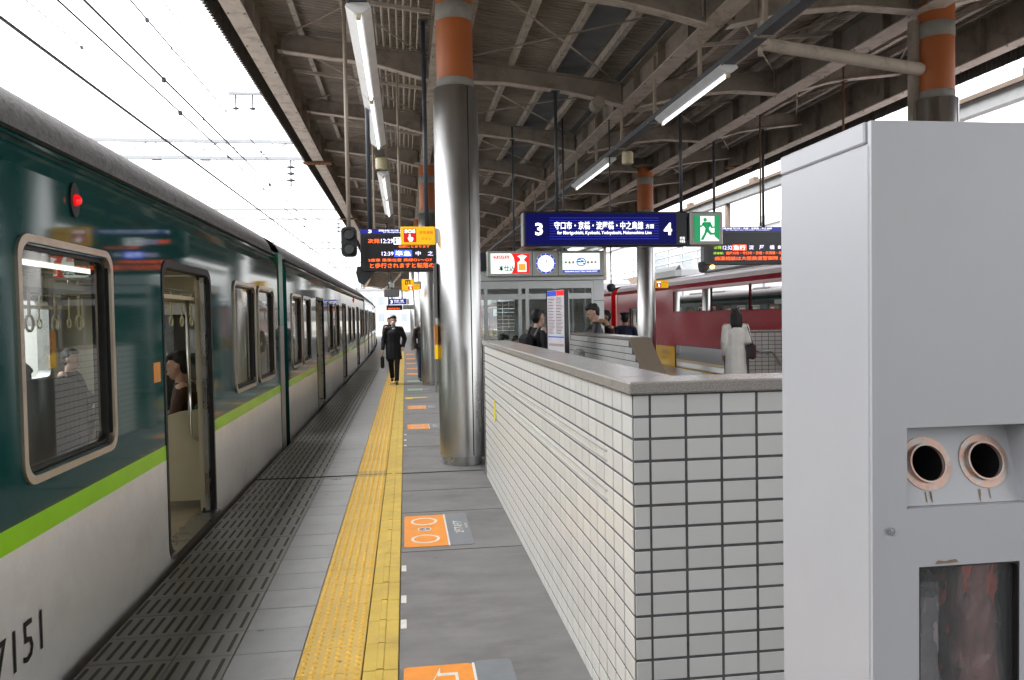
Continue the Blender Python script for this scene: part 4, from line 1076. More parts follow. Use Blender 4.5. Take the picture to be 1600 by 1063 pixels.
# timetable board
tb = thing('timetable_board', 'white timetable panel on a post beside the man with a backpack', 'board', (2.1, 10.7, 0), math.radians(-77))
m = MB(); m.box(-0.30, 0.30, -0.02, 0.02, 1.10, 1.98); pn = m.build('panel', 'paper_white', tb)
m = MB(); m.ring([(-0.315, 1.085), (0.315, 1.085), (0.315, 1.995), (-0.315, 1.995)], [(-0.30, 1.10), (0.30, 1.10), (0.30, 1.98), (-0.30, 1.98)], FY(0), -0.03, 0.03); m.build('panel_frame', 'sign_frame', tb)
m = MB(); f = FY(0); m.flat([(-0.29, 1.90), (0.02, 1.90), (0.02, 1.97), (-0.29, 1.97)], f, 0.022, 0); m.flat([(0.03, 1.90), (0.29, 1.90), (0.29, 1.97), (0.03, 1.97)], f, 0.022, 1)
rr = random.Random(5)
for cI in (0, 1):
    for k in range(24):
        z = 1.87-0.0215*k; x0 = -0.27+0.28*cI
        m.flat([(x0, z), (x0+rr.uniform(0.14, 0.25), z), (x0+rr.uniform(0.14, 0.25), z+0.011), (x0, z+0.011)], f, 0.0215, 2 if k % 2 else 3)
m.flat([(-0.27, 1.32), (0.27, 1.32), (0.27, 1.335), (-0.27, 1.335)], f, 0.0215, 0); m.flat([(-0.26, 1.20), (0.26, 1.20), (0.26, 1.235), (-0.26, 1.235)], f, 0.0215, 3)
m.build('timetable_print', ['ad_blue', 'ad_red', 'print_grey', 'print_pink'], pn, fix=False)
for x in (-0.25, 0.25):
    m = MB(); m.box(x-0.02, x+0.02, 0.02, 0.06, 0.0, 1.95); m.build('post', 'aluminium', tb)
# ================================================================== FLOOR MARKS
def mark_sheet(label, y0, y1, rings=True, arrow=False, x0=-0.04, orange='mark_orange', simple=False):
    t = thing('boarding_mark', label, 'floor mark', (x0, y0, 0), group='boarding position marks along the platform'); O = (x0, y0, 0)
    m = MB(); m.prism(rrect(x0, x0+0.315, y0, y1, 0.02, 3), FZ(0.004), -0.003, 0.0); m.build('orange_panel', orange, t, O)
    m = MB(); m.prism(rrect(x0+0.327, x0+0.50, y0-0.0, y1+0.02, 0.03, 3), FZ(0.0035), -0.003, 0.0); m.build('grey_panel', 'mark_bluegrey', t, O)
    m = MB(); m.box(x0+0.315, x0+0.327, y0, y1, 0.001, 0.0042); L = y1-y0
    if rings:
        for f in (0.22, 0.78):
            m.ring(circ(x0+0.155, y0+L*f, 0.105, 36, L*0.125), circ(x0+0.155, y0+L*f, 0.085, 36, L*0.10), FZ(0.004), 0.0, 0.0012)
        m.ring(circ(x0+0.155, y0+L*0.52, 0.052, 24, L*0.06), circ(x0+0.155, y0+L*0.52, 0.044, 24, L*0.048), FZ(0.004), 0.0, 0.0016)
    if arrow:
        pa = [(0.245, 0.10), (0.245, 0.90), (0.165, 0.90), (0.165, 0.965), (0.05, 0.5), (0.165, 0.035), (0.165, 0.10)]
        pb = [(0.231, 0.13), (0.231, 0.87), (0.151, 0.87), (0.151, 0.90), (0.066, 0.5), (0.151, 0.10), (0.151, 0.13)]
        m.ring([(x0+a, y0+L*b) for a, b in pa], [(x0+a, y0+L*b) for a, b in pb], FZ(0.004), 0.0, 0.0012)
    if not simple:
        fn = lambda a, b, d: (x0+0.42-b, y0+a, 0.0042+d)
        text(m, '2ドア-3ドア', L*0.36, L*0.74, -0.03, 0.045, fn, 0.001, 0, 0.03)
        text(m, '乗車位置', L*0.50, L*0.66, -0.065, -0.045, fn, 0.001, 0)
    m.build('white_lines', 'mark_white', t, O)
    if rings:
        m = MB(); m.prism(circ(x0+0.155, y0+L*0.52, 0.044, 24, L*0.048), FZ(0.004), 0.0, 0.0008); text(m, '4', x0+0.14, x0+0.17, y0+L*0.49, y0+L*0.55, FZ(0.0052), 0.0, 1); m.build('number_disc', ['print_grey', 'mark_white'], t, O)
mark_sheet('nearest orange floor mark with a white outlined arrow, at the picture bottom', 2.73, 3.607, rings=False, arrow=True)
mark_sheet('orange floor mark with two white rings beside the yellow paving', 5.52, 6.40)
mark_sheet('orange floor mark left of the near steel column, with small grey text', 11.45, 12.0, x0=0.0)
mark_sheet('orange floor mark just short of the yellow cross strip', 14.0, 14.55, x0=0.01)
for k, (a, b, c) in enumerate(((17.6, 18.1, 'mark_green'), (20.0, 20.5, 'mark_green'), (22.6, 23.2, 'mark_orange'), (25.0, 25.6, 'mark_orange'), (28.0, 28.7, 'mark_orange'), (31.2, 32.0, 'mark_orange'), (35.0, 36, 'mark_orange'))):
    mark_sheet(['pale green floor mark behind the yellow cross strip', 'pale green floor mark beside the walking man', 'first orange floor mark beyond the walking man', 'second orange floor mark beyond the walking man', 'third orange floor mark beyond the walking man', 'fourth orange floor mark beyond the walking man', 'farthest orange floor mark of the row'][k], a, b, rings=False, x0=0.02+cx(a), orange=c, simple=True)
m = MB(); m.box(-0.03, 0.42, 15.95, 16.09, 0.001, 0.005); m.box(-0.03, 0.12, 15.80, 15.95, 0.001, 0.0052); tag(m.build('yellow_cross_strip', 'mark_yellow'), 'thin yellow strip across the floor at the foot of the column', 'floor mark')
for k, (y, nm) in enumerate(((5.0, 'upper'), (4.44, 'middle'), (4.07, 'lower'))):
    m = MB(); m.box(-0.056, -0.026, y, y+0.12, 0.001, 0.0045)
    tag(m.build('white_dash', 'mark_white'), nm + ' of three short white dashes beside the yellow paving', 'floor mark', 'white dashes beside the tactile strip')
for k, y in enumerate((10.9, 10.4, 9.95)):
    m = MB(); m.box(-0.05, -0.015, y, y+0.10, 0.001, 0.0045)
    tag(m.build('white_dash', 'mark_white'), ['far', 'middle', 'near'][k] + ' one of the small white dashes level with the steel column', 'floor mark', 'white dashes beside the tactile strip')
# ================================================================== HANGING SIGNS AND FIXTURES
def rod(mb, x, y, z0, z1, r=0.022, mi=0): mb.tube((x, y, z0), (x, y, z1), r, 10, mi)
# main direction sign
sg = thing('direction_sign', 'long dark blue sign for platforms 3 and 4, hanging over the stairs', 'sign', (2.36, 9.0, 2.43)); SO = (2.36, 9.0, 2.43)
f = FY(8.94)
m = MB(); m.cbox(1.372, 3.345, 8.94, 9.14, 2.428, 2.832, 0.012); m.build('housing', 'sign_frame', sg, SO)
m = MB(); m.box(1.405, 3.205, 8.934, 8.945, 2.448, 2.812); fc = m.build('face', 'sign_blue', sg, SO)
m = MB()
for k in range(9):
    z = 2.51+0.0305*k; m.box(1.68, 2.99, 8.931, 8.935, z, z+0.006)
m.build('blue_lines', 'sign_blue_line', fc, SO)
m = MB(); fn = FY(8.930)
text(m, '3', 1.51, 1.60, 2.555, 2.70, fn, 0, 0, 0.03); text(m, '4', 3.05, 3.15, 2.555, 2.70, fn, 0, 0, 0.03)
text(m, '守口市・京橋・淀屋橋・中之島線', 1.735, 2.80, 2.622, 2.715, fn, 0, 0, 0.010); text(m, '方面', 2.83, 2.93, 2.632, 2.685, fn, 0, 0, 0.006)
text(m, 'for Moriguchishi, Kyobashi, Yodoyabashi, Nakanoshima Line', 1.77, 2.90, 2.555, 2.605, fn, 0, 0, 0.008)
text(m, '京阪', 3.245, 3.31, 2.50, 2.535, fn, 0); text(m, '中書島', 3.245, 3.31, 2.463, 2.495, fn, 0)
m.build('lettering', 'letter_white', fc, SO, fix=False)
for x, z1 in ((1.79, zb(1.79)), (3.30, zb(3.3))):
    pass
# emergency exit sign
ex = thing('exit_sign', 'green emergency exit sign with a white running figure, right of the blue sign', 'sign', (3.58, 9.0, 2.43)); EO = (3.58, 9.0, 2.43)
m = MB(); m.cbox(3.375, 3.785, 8.93, 9.13, 2.432, 2.832, 0.015); m.build('housing', 'sign_grey', ex, EO)
m = MB(); m.box(3.425, 3.735, 8.925, 8.932, 2.475, 2.79); fc = m.build('green_face', 'exit_green', ex, EO)
fn0 = FY(8.9245)
def U(a, b, d): return fn0(3.425+0.31*a, 2.475+0.315*b, d)
m = MB(); m.flat([(0.24, 0.02), (0.80, 0.02), (0.80, 0.96), (0.24, 0.96)], U, 0.0); m.flat([(0.80, 0.02), (0.985, 0.02), (0.985, 0.05), (0.80, 0.20)], U, 0.0); m.build('white_door', 'glow_white', fc, EO, fix=False)
m = MB(); L = lambda pts: m.flat(pts, U, 0.0015)
m.flat(circ(0.43, 0.82, 0.075, 20), U, 0.0015)
L([(0.30, 0.66), (0.36, 0.74), (0.60, 0.74), (0.66, 0.70), (0.58, 0.46), (0.46, 0.44), (0.43, 0.50)])          # torso
L([(0.20, 0.58), (0.24, 0.53), (0.34, 0.58), (0.40, 0.70), (0.33, 0.72), (0.29, 0.63)])                        # rear arm
L([(0.58, 0.74), (0.66, 0.73), (0.72, 0.57), (0.80, 0.58), (0.80, 0.52), (0.68, 0.50), (0.57, 0.62)])          # front arm
L([(0.46, 0.46), (0.58, 0.47), (0.68, 0.34), (0.92, 0.34), (0.93, 0.26), (0.62, 0.25), (0.50, 0.36)])          # front leg
L([(0.44, 0.50), (0.54, 0.44), (0.48, 0.28), (0.36, 0.06), (0.26, 0.06), (0.26, 0.12), (0.38, 0.30)])          # rear leg
m.build('running_figure', 'exit_green', fc, EO, fix=False)
m = MB(); m.box(3.335, 3.38, 9.0, 9.06, 2.50, 2.78); m.build('side_bracket', 'sign_frame', ex, EO)
KS = 12.1/9.0                                      # the sign hangs at the next roof frame
for r_ in (sg, ex):
    r_.location = (r_.location.x*KS, 12.1, 1.62+(r_.location.z-1.62)*KS); r_.scale = (KS, KS, KS)
for px in (1.79, 3.305):
    x = px*KS; zt = 1.62+(2.83-1.62)*KS
    m = MB(); rod(m, x, 12.15, zt-0.004, zb(x)+0.004, 0.027); m.box(x-0.07, x+0.07, 12.08, 12.22, zb(x)-0.012, zb(x)-0.001)
    o = m.build('hanger', 'dark_pole', None, (0, 0, 0)); o.parent = sg; o.scale = (1/KS,)*3; o.location = tuple(-c/KS for c in sg.location)

# LED departure boards
def led_board(label, x0, x1, y, z0, z1, rows, header, hang, num_right):
    t = thing('departure_board', label, 'departure board', ((x0+x1)/2, y, z0), group='LED departure boards'); O = tuple(t.location)
    w, h = x1-x0, z1-z0
    m = MB(); m.cbox(x0, x1, y, y+0.20, z0, z1, 0.012); m.build('housing', 'led_black', t, O)
    m = MB(); m.box(x0+0.05*w, x1-0.01*w, y-0.004, y+0.01, z0+0.05*h, z0+0.84*h); sc = m.build('screen', 'led_screen', t, O)
    m = MB(); m.box(x0+0.005, x1-0.005, y-0.005, y+0.01, z0+0.885*h, z1-0.006); hd = m.build('header_strip', 'header_blue', t, O)
    m = MB(); fn = FY(y-0.0065)
    text(m, header, x0+0.20*w, x0+0.78*w, z0+0.935*h, z0+0.98*h, fn, 0, 0, 0.0); text(m, 'for Moriguchishi, Kyobashi, Yodoyabashi', x0+0.25*w, x0+0.75*w, z0+0.90*h, z0+0.925*h, fn, 0)
    if num_right: text(m, '4', x1-0.09*w, x1-0.055*w, z0+0.90*h, z0+0.975*h, fn, 0, 0, 0.03)
    else: text(m, '3', x0+0.09*w, x0+0.125*w, z0+0.90*h, z0+0.975*h, fn, 0, 0, 0.03)
    m.build('header_lettering', 'letter_white', hd, O, fix=False)
    mats = ['led_orange', 'led_lilac', 'led_green', 'led_blue_bg', 'led_red_bg', 'letter_white']
    m = MB()
    for r in rows:
        if r[0] == 'bg': _, a, b, c, d, mi = r; m.flat([(x0+a*w, z0+c*h), (x0+b*w, z0+c*h), (x0+b*w, z0+d*h), (x0+a*w, z0+d*h)], FY(y-0.005), 0, mi)
        elif r[0] == 'fr':
            _, a, b, c, d, mi = r; e = 0.008
            m.ring([(x0+a*w, z0+c*h), (x0+b*w, z0+c*h), (x0+b*w, z0+d*h), (x0+a*w, z0+d*h)], [(x0+a*w+e, z0+c*h+e), (x0+b*w-e, z0+c*h+e), (x0+b*w-e, z0+d*h-e), (x0+a*w+e, z0+d*h-e)], FY(y-0.004), 0, 0.001, mi)
        else: s, a, b, c, d, mi = r; text(m, s, x0+a*w, x0+b*w, z0+c*h, z0+d*h, FY(y-0.0065), 0, mi, 0.004)
    m.build('led_text', mats, sc, O, fix=False)
    m = MB()
    for x, zt in hang: rod(m, x, y+0.1, z1, zt, 0.028); m.box(x-0.06, x+0.06, y+0.03, y+0.17, zt-0.012, zt)
    m.build('hanger', 'dark_pole', t, O)
    # horn shaped lamp housing on the lower left corner
    m = MB(); zc = z0
    m.prism([(x0-0.04, zc+0.07), (x0-0.06, zc-0.01), (x0-0.03, zc-0.13), (x0+0.03, zc-0.16), (x0+0.17, zc-0.003), (x0+0.05, zc-0.002), (x0+0.0, zc+0.07)], lambda a, b, d: (a, y+d, b), 0.0, 0.2)
    hn = m.build('lamp_housing', 'signal_black', t, O)
    if num_right:
        m = MB(); m.prism(circ(x0+0.20-0.03, z0-0.045, 0.045, 16, 0.038), FY(y+0.01), 0, 0.05); m.build('amber_lamp', 'amber', hn, O)
    return t
# board width continues behind the steel column
led_board('hanging departure board on the left showing the 12:29 and 12:39 trains', -0.541, 0.62, 10.0, 2.215, 2.755, [
    ('次発', 0.085, 0.21, 0.665, 0.765, 0), ('12:29', 0.225, 0.355, 0.665, 0.765, 1), ('fr', 0.36, 0.545, 0.635, 0.80, 5), ('普通', 0.375, 0.53, 0.66, 0.775, 5),
    ('各駅にとまります', 0.41, 0.75, 0.555, 0.615, 0),
    ('12:39', 0.23, 0.355, 0.375, 0.465, 1), ('bg', 0.365, 0.555, 0.345, 0.505, 3), ('準急', 0.375, 0.545, 0.365, 0.485, 5), ('中', 0.595, 0.65, 0.37, 0.475, 1), ('之', 0.725, 0.785, 0.37, 0.475, 1), ('島', 0.85, 0.91, 0.37, 0.475, 1), ('7', 0.955, 0.985, 0.38, 0.475, 1),
    ('3扉車 乗車位置 黄緑○1〜○7', 0.085, 0.77, 0.235, 0.305, 0), ('と歩行されますと転落のおそれ', 0.10, 0.99, 0.085, 0.20, 0)],
    '京阪本線 守口市・京橋・淀屋橋・中之島線', [(-0.42, zb(-0.42)), (0.3, zb(0.3))], False)
led_board('hanging departure board on the right showing the 12:32 train', 6.15, 8.05, 15.5, 2.626, 3.408, [
    ('12:32', 0.215, 0.32, 0.40, 0.50, 1), ('bg', 0.325, 0.485, 0.375, 0.525, 4), ('急行', 0.335, 0.475, 0.39, 0.51, 5), ('淀', 0.515, 0.57, 0.40, 0.51, 1), ('屋', 0.635, 0.69, 0.40, 0.51, 1), ('橋', 0.755, 0.81, 0.40, 0.51, 1), ('8両', 0.85, 0.955, 0.40, 0.51, 1), ('次発', 0.11, 0.20, 0.41, 0.50, 2),
    ('停車駅:', 0.105, 0.225, 0.27, 0.335, 2), ('寝屋川市・守口市・京橋・天満橋・北浜・', 0.25, 0.955, 0.265, 0.345, 0), ('痴漢相談は大阪鉄道警察隊 (06', 0.12, 0.95, 0.10, 0.215, 0)],
    '京阪本線 守口市・京橋・淀屋橋・中之島線', [(6.42, zb(6.42)), (7.5, zb(7.5))], True)

# SOS signs
def sos(label, x0, x1, y, z0, z1, full=True, hang=None):
    t = thing('emergency_button_sign', label, 'sign', ((x0+x1)/2, y, z0), group='yellow emergency button signs'); O = tuple(t.location); w, h = x1-x0, z1-z0
    m = MB(); m.cbox(x0, x1, y, y+0.05, z0, z1, 0.006); b = m.build('panel', 'sos_yellow', t, O)
    m = MB(); fn = FY(y-0.0015); f = lambda a, b_, d: fn(x0+a*w, z0+b_*h, d)
    m.flat([(0.09, 0.13), (0.45, 0.13), (0.45, 0.88), (0.09, 0.88)], f, 0.0, 0)
    text(m, 'SOS', 0.115, 0.425, 0.64, 0.84, f, 0.0012, 1, 0.04)
    hand = [(0.20, 0.36), (0.235, 0.40), (0.245, 0.58), (0.275, 0.58), (0.285, 0.42), (0.355, 0.39), (0.36, 0.28), (0.33, 0.17), (0.25, 0.17), (0.225, 0.28)]
    m.flat(hand, f, 0.0012, 1)
    text(m, '非常通報', 0.54, 0.94, 0.58, 0.76, f, 0.0, 0); text(m, 'ボタン', 0.60, 0.88, 0.24, 0.40, f, 0.0, 0)
    m.build('lettering', ['sos_red', 'letter_white'], b, O, fix=False)
    if hang:
        m = MB(); m.box(x1-0.005, hang, y+0.01, y+0.04, z0+0.02, z1-0.02); m.build('bracket', 'aluminium', t, O)
    return t
sos('yellow SOS sign in front of the left departure board, fixed to the steel column', -0.03, 0.345, 8.60, 2.425, 2.62, hang=0.375)
sos('small yellow SOS sign on the second left column', 0.06, 0.36, 18.62, 2.29, 2.43, hang=0.38)
sos('orange-yellow SOS sign on the column before the red train', 6.22, 6.56, 18.9, 2.28, 2.47, hang=6.2)
t = thing('phone_sign', 'square yellow sign with a black symbol behind the small SOS sign', 'sign', (0.07, 18.7, 2.3)); O = tuple(t.location)
m = MB(); m.cbox(-0.06, 0.22, 18.70, 18.75, 2.28, 2.55, 0.006); b = m.build('panel', 'sos_yellow', t, O)
m = MB(); m.ring(rrect(0.02, 0.14, 2.42, 2.53, 0.01, 2), rrect(0.04, 0.12, 2.44, 2.51, 0.01, 2), FY(18.699), 0, 0.001); m.box(0.07, 0.09, 18.697, 18.70, 2.44, 2.51); m.build('symbol', 'ad_ink', b, O)
m = MB(); m.box(0.215, 0.40, 18.71, 18.74, 2.32, 2.5); m.build('bracket', 'aluminium', t, O)
# slim side-on panel on the near column with orange and yellow plates
t = thing('button_panel', 'slim panel with orange and yellow plates on the left edge of the near column', 'panel', (0.335, 8.66, 1.1)); O = tuple(t.location)
m = MB(); m.box(0.32, 0.355, 8.60, 8.72, 1.62, 2.22); m.build('blue_plate', 'print_grey', t, O)
m = MB(); m.box(0.318, 0.353, 8.60, 8.72, 1.33, 1.55); m.build('orange_plate', 'mark_orange', t, O)
m = MB(); m.box(0.320, 0.35, 8.60, 8.72, 1.17, 1.32); m.build('yellow_plate', 'sos_yellow', t, O)
# signal head on its post
t = thing('signal_head', 'unlit black two-lamp signal hanging from a beige post', 'signal', (-0.645, 9.5, 2.37)); O = tuple(t.location)
m = MB(); m.prism(rrect(-0.735, -0.555, 2.372, 2.722, 0.05, 4), lambda a, b, d: (a, d, b), 9.5, 9.62); bd = m.build('housing', 'signal_black', t, O)
for z in (2.46, 2.635):
    m = MB(); fn = FY(9.5); m.ring(circ(-0.645, z, 0.066, 20), circ(-0.645, z, 0.058, 20), fn, 0, 0.06); m.build('hood', 'signal_black', bd, O)
    m = MB(); m.prism(circ(-0.645, z, 0.057, 20), fn, 0.0, 0.008); m.build('lens', 'lens_dark', bd, O)
m = MB(); rod(m, -0.645, 9.56, 2.72, zb(-0.645)+0.01, 0.024); m.box(-0.72, -0.57, 9.49, 9.63, zb(-0.645)-0.05, zb(-0.645)); m.build('post', 'beige_pole', t, O)
# fluorescent fixtures
def fixture(label, x, z, y0, y1):
    t = thing('light_fixture', label, 'lamp', (x, (y0+y1)/2, z), group='fluorescent light fixtures under the canopy'); O = tuple(t.location)
    m = MB(); poly = [(-0.11, 0.0), (-0.035, -0.055), (0.035, -0.055), (0.11, 0.0), (0.09, 0.035), (-0.09, 0.035)]
    m.prism([(x+a, z+b) for a, b in poly], lambda a, b, d: (a, d, b), y0, y1); m.build('reflector', 'lamp_white', t, O)
    m = MB(); m.tube((x, y0+0.05, z-0.075), (x, y1-0.05, z-0.075), 0.016, 10); m.build('tube', 'tube_white', t, O)
    for yy in (y0+0.03, y1-0.03):
        m = MB(); m.cbox(x-0.02, x+0.02, yy-0.025, yy+0.025, z-0.10, z-0.05, 0.005); m.build('socket', 'cream_box', t, O)
    return t
fixture('long white light fixture, nearest on the left rail', -0.345, 4.3, 6.88, 9.52)
fixture('long white light fixture, second on the left rail', -0.345, 4.3, 9.54, 12.2)
fixture('long white light fixture, third on the left rail behind the cream box', -0.345, 4.3, 14.6, 17.3)
fixture('long white light fixture, fourth on the left rail', -0.345, 4.3, 17.4, 20.2)
fixture('white light fixture, nearest on the right rail above the blue sign', 3.60, 4.33, 8.3, 10.56)
fixture('white light fixture, second on the right rail', 3.60, 4.33, 13.3, 16.07)
fixture('far white light fixture on the left rail', -0.36, 4.3, 24, 27)
def lamp_rail(label, x, z, y0, y1, zroof=True):
    t = thing('lamp_rail', label, 'rail', (x, 10, z), group='dark rails carrying the lights'); O = tuple(t.location)
    m = MB(); m.box(x-0.07, x+0.07, y0, y1, z, z+0.07); m.box(x-0.09, x-0.07, y0, y1, z-0.015, z+0.06); m.build('rail', 'tray', t, O)
    y = y0+0.8
    while y < y1:
        yy = min(FRAMES, key=lambda q: abs(q-y))
        m = MB(); m.box(x-0.02, x+0.02, y-0.02, y+0.02, z+0.07, zb(x)+0.3); m.box(x-0.11, x+0.11, y-0.02, y+0.02, z-0.02, z); m.build('hanger', 'beige_pole', t, O); y += 1.725
    return t
lamp_rail('dark rail carrying the left row of lights', -0.345, 4.34, -2, 33)
lamp_rail('dark rail carrying the right row of lights', 3.60, 4.37, -2, 33)
for x, y, lab in ((-0.345, 13.4, 'small cream junction box hanging under the left light rail'), (3.74, 12.75, 'small cream loudspeaker beside the right light rail')):
    m = MB(); m.lathe([(0.085, 4.14), (0.095, 4.16), (0.095, 4.32), (0.08, 4.34)], x, y, 20); m.lathe([(0.0, 4.14), (0.085, 4.14)], x, y, 20); m.lathe([(0.08, 4.34), (0.0, 4.34)], x, y, 20); tag(m.build('loudspeaker', 'cream_box'), lab, 'speaker')
m = MB()
rod(m, 3.0, 11.9, zb(3.0)-0.12, zb(3.0)+0.01, 0.012); m.tube((3.0, 11.72, zb(3.0)-0.2), (3.0, 11.98, zb(3.0)-0.2), 0.10, 16); m.tube((3.0, 11.70, zb(3.0)-0.2), (3.0, 11.72, zb(3.0)-0.2), 0.085, 16)
tag(m.build('horn_speaker', 'beam_paint'), 'round brown loudspeaker under the valley girder', 'speaker')
# big pipe from the right rail to the orange column
m = MB(); m.path([(4.18, 8.7, 4.75), (4.5, 8.7, 4.71), (6.2, 8.7, 4.50)], 0.075, 14); m.tube((4.16, 8.7, 4.6), (4.16, 8.7, 5.3), 0.03, 8); m.cbox(4.02, 4.22, 8.58, 8.82, 4.70, 4.80, 0.02)
tag(m.build('bracket_pipe', 'flange_paint'), 'thick sloping brown pipe reaching to the orange column at right', 'pipe')
# grey down pipe beside the right column
m = MB(); m.box(6.10, 6.19, 8.72, 8.82, 2.0, 5.1); tag(m.build('cable_duct', 'beam_paint'), 'grey-brown cable duct along the left side of the right orange column', 'duct')
# thin rods from the roof
for k, (x, y, z0, lab, mt) in enumerate(((-0.05, 12.2, 2.9, 'thin beige rod hanging from the canopy right of the left departure board post', 'beige_pole'), (-0.50, 14.0, 2.7, 'thin beige rod hanging behind the signal', 'beige_pole'), (7.32, 15.35, 3.43, 'rusty rod beside the right departure board post', 'rust'), (7.25, 12.15, 3.2, 'rusty rod hanging from the roof right above the bin', 'rust'), (0.52, 18.55, 3.2, 'dark conduit hanging beside the second left column', 'dark_pole'), (2.2, 15.6, 2.9, 'dark rod hanging left of the blue sign above the clock', 'dark_pole'), (3.0, 14.5, 2.7, 'thin dark rod hanging behind the blue sign', 'dark_pole'))):
    m = MB(); rod(m, x, y, z0, zb(x)+0.25, 0.018); m.box(x-0.05, x+0.05, y-0.05, y+0.05, zb(x)-0.01, zb(x)); m.tube((x, y, z0-0.02), (x, y, z0+0.05), 0.026, 8)
    tag(m.build('hanging_rod', mt), lab, 'rod')
# monitor, far blue sign and far board
t = thing('camera_monitor', 'small grey monitor with camera above the walking man', 'monitor', (-0.4, 24.0, 2.3)); O = tuple(t.location)
m = MB(); m.cbox(-0.62, -0.16, 23.9, 24.1, 2.28, 2.53, 0.03); m.build('screen', 'print_grey', t, O)
m = MB(); m.tube((-0.39, 24, 2.53), (-0.39, 24, zb(-0.4)), 0.03, 8); m.cbox(-0.47, -0.31, 23.85, 24.1, 2.55, 2.72, 0.02); m.build('post', 'steel_trim', t, O)
t = thing('direction_sign', 'small far blue sign with the number 3 above the walking man', 'sign', (-0.3, 31.5, 2.2)); O = tuple(t.location)
m = MB(); m.cbox(-0.62, 0.06, 31.4, 31.5, 2.19, 2.41, 0.01); b = m.build('face', 'header_blue', t, O)
m = MB(); fn = FY(31.397); text(m, '3', -0.56, -0.48, 2.23, 2.36, fn, 0, 0, 0.03); text(m, '守口市・京橋', -0.42, -0.05, 2.29, 2.37, fn, 0); text(m, 'for Moriguchishi', -0.42, -0.02, 2.23, 2.27, fn, 0); m.build('lettering', 'letter_white', b, O, fix=False)
m = MB(); m.cbox(0.07, 0.19, 31.42, 31.5, 2.19, 2.41, 0.01); m.build('end_plate', 'paper_white', t, O)
m = MB(); rod(m, -0.5, 31.45, 2.41, zb(-0.5)); rod(m, -0.1, 31.45, 2.41, zb(-0.1)); m.build('hanger', 'dark_pole', t, O)
t = thing('departure_board', 'far small departure board below the small blue sign', 'departure board', (-0.3, 32, 1.95), group='LED departure boards'); O = tuple(t.location)
m = MB(); m.cbox(-0.74, -0.10, 32.0, 32.2, 1.97, 2.17, 0.01); b = m.build('housing', 'led_black', t, O)
m = MB(); text(m, '乗車位置 準急', -0.68, -0.2, 2.0, 2.06, FY(31.997), 0); m.build('led_text', 'led_orange', b, O, fix=False)
m = MB(); m.box(-0.08, 0.5, 32.0, 32.1, 1.99, 2.17); m.build('grey_panel', 'sign_grey', t, O)
m = MB(); rod(m, -0.65, 32.1, 2.17, zb(-0.6)); m.build('hanger', 'dark_pole', t, O)

# lightboxes and clock on the waiting room front
Y0 = 12.45
def lightbox(name, label, cat, x0, x1, z0=2.265, z1=2.675):
    t = thing(name, label, cat, ((x0+x1)/2, Y0, z0)); O = tuple(t.location)
    m = MB(); m.cbox(x0, x1, Y0, Y0+0.14, z0, z1, 0.012); m.build('housing', 'sign_grey', t, O); return t, O
t, O = lightbox('advert_lightbox', 'lit bread advertisement box, red and white, left of the clock', 'advert', 1.315, 2.055)
fn0 = FY(Y0-0.003); B = lambda a, b, d: fn0(1.375+0.62*a, 2.315+0.32*b, d)
m = MB(); m.flat([(0, 0), (1, 0), (1, 1), (0, 1)], B, 0); fc = m.build('face', 'ad_mint', t, O, fix=False)
m = MB(); arc = [(0.40+0.22*math.cos(a), 0.5+0.62*math.sin(a)) for a in [math.radians(q) for q in range(-56, 57, 8)]]
m.flat([(0.40, 0.0)] + [(min(max(x, 0.4), 0.66), min(max(z, 0), 1)) for x, z in arc] + [(0.62, 1.0), (1, 1), (1, 0)], B, 0.001, 0)
m.prism(rrect(0.07, 0.49, 0.74, 0.90, 0.03, 2), B, 0.001, 0.002, 0)
text(m, 'フジパン', 0.09, 0.47, 0.76, 0.88, B, 0.003, 1, 0.03)
text(m, '本仕込', 0.20, 0.62, 0.10, 0.42, B, 0.003, 2, 0.02)
bag = [(0.70, 0.08), (0.93, 0.08), (0.93, 0.55), (0.86, 0.66), (0.90, 0.78), (0.95, 0.86), (0.82, 0.94), (0.69, 0.86), (0.76, 0.78), (0.78, 0.66), (0.70, 0.55)]
m.flat(bag, B, 0.002, 1); m.flat([(0.72, 0.14), (0.91, 0.14), (0.91, 0.48), (0.72, 0.48)], B, 0.0028, 3)
m.build('print', ['ad_red', 'glow_white', 'ad_ink', 'ad_orange'], fc, O, fix=False)
t, O = lightbox('platform_clock', 'round station clock with a blue ring between two lightboxes', 'clock', 2.06, 2.475)
m = MB(); fn = FY(Y0-0.004); c = (2.268, 2.47); m.flat(circ(*c, 0.162, 40), fn, 0); fc = m.build('dial', 'glow_white', t, O, fix=False)
m = MB(); m.ring(circ(*c, 0.162, 40), circ(*c, 0.134, 40), fn, 0, 0.003); m.build('blue_ring', 'ad_blue', fc, O)
m = MB()
for k in range(12):
    a = 2*PI*k/12; ca, sa = math.sin(a), math.cos(a)
    m.flat([(c[0]+ca*0.143-sa*0.0035, c[1]+sa*0.143+ca*0.0035), (c[0]+ca*0.157-sa*0.0035, c[1]+sa*0.157+ca*0.0035), (c[0]+ca*0.157+sa*0.0035, c[1]+sa*0.157-ca*0.0035), (c[0]+ca*0.143+sa*0.0035, c[1]+sa*0.143-ca*0.0035)], fn, 0.0045)
m.build('hour_marks', 'letter_white', fc, O, fix=False)
m = MB()
for ang, ln, wd in ((2*PI*(12.5/12), 0.075, 0.007), (2*PI*(29/60), 0.115, 0.005)):
    ca, sa = math.sin(ang), math.cos(ang)
    m.flat([(c[0]-sa*wd, c[1]+ca*wd), (c[0]+ca*ln-sa*wd*0.6, c[1]+sa*ln+ca*wd*0.6), (c[0]+ca*ln+sa*wd*0.6, c[1]+sa*ln-ca*wd*0.6), (c[0]+sa*wd, c[1]-ca*wd)], fn, 0.006)
m.build('hands', 'ad_ink', fc, O, fix=False)
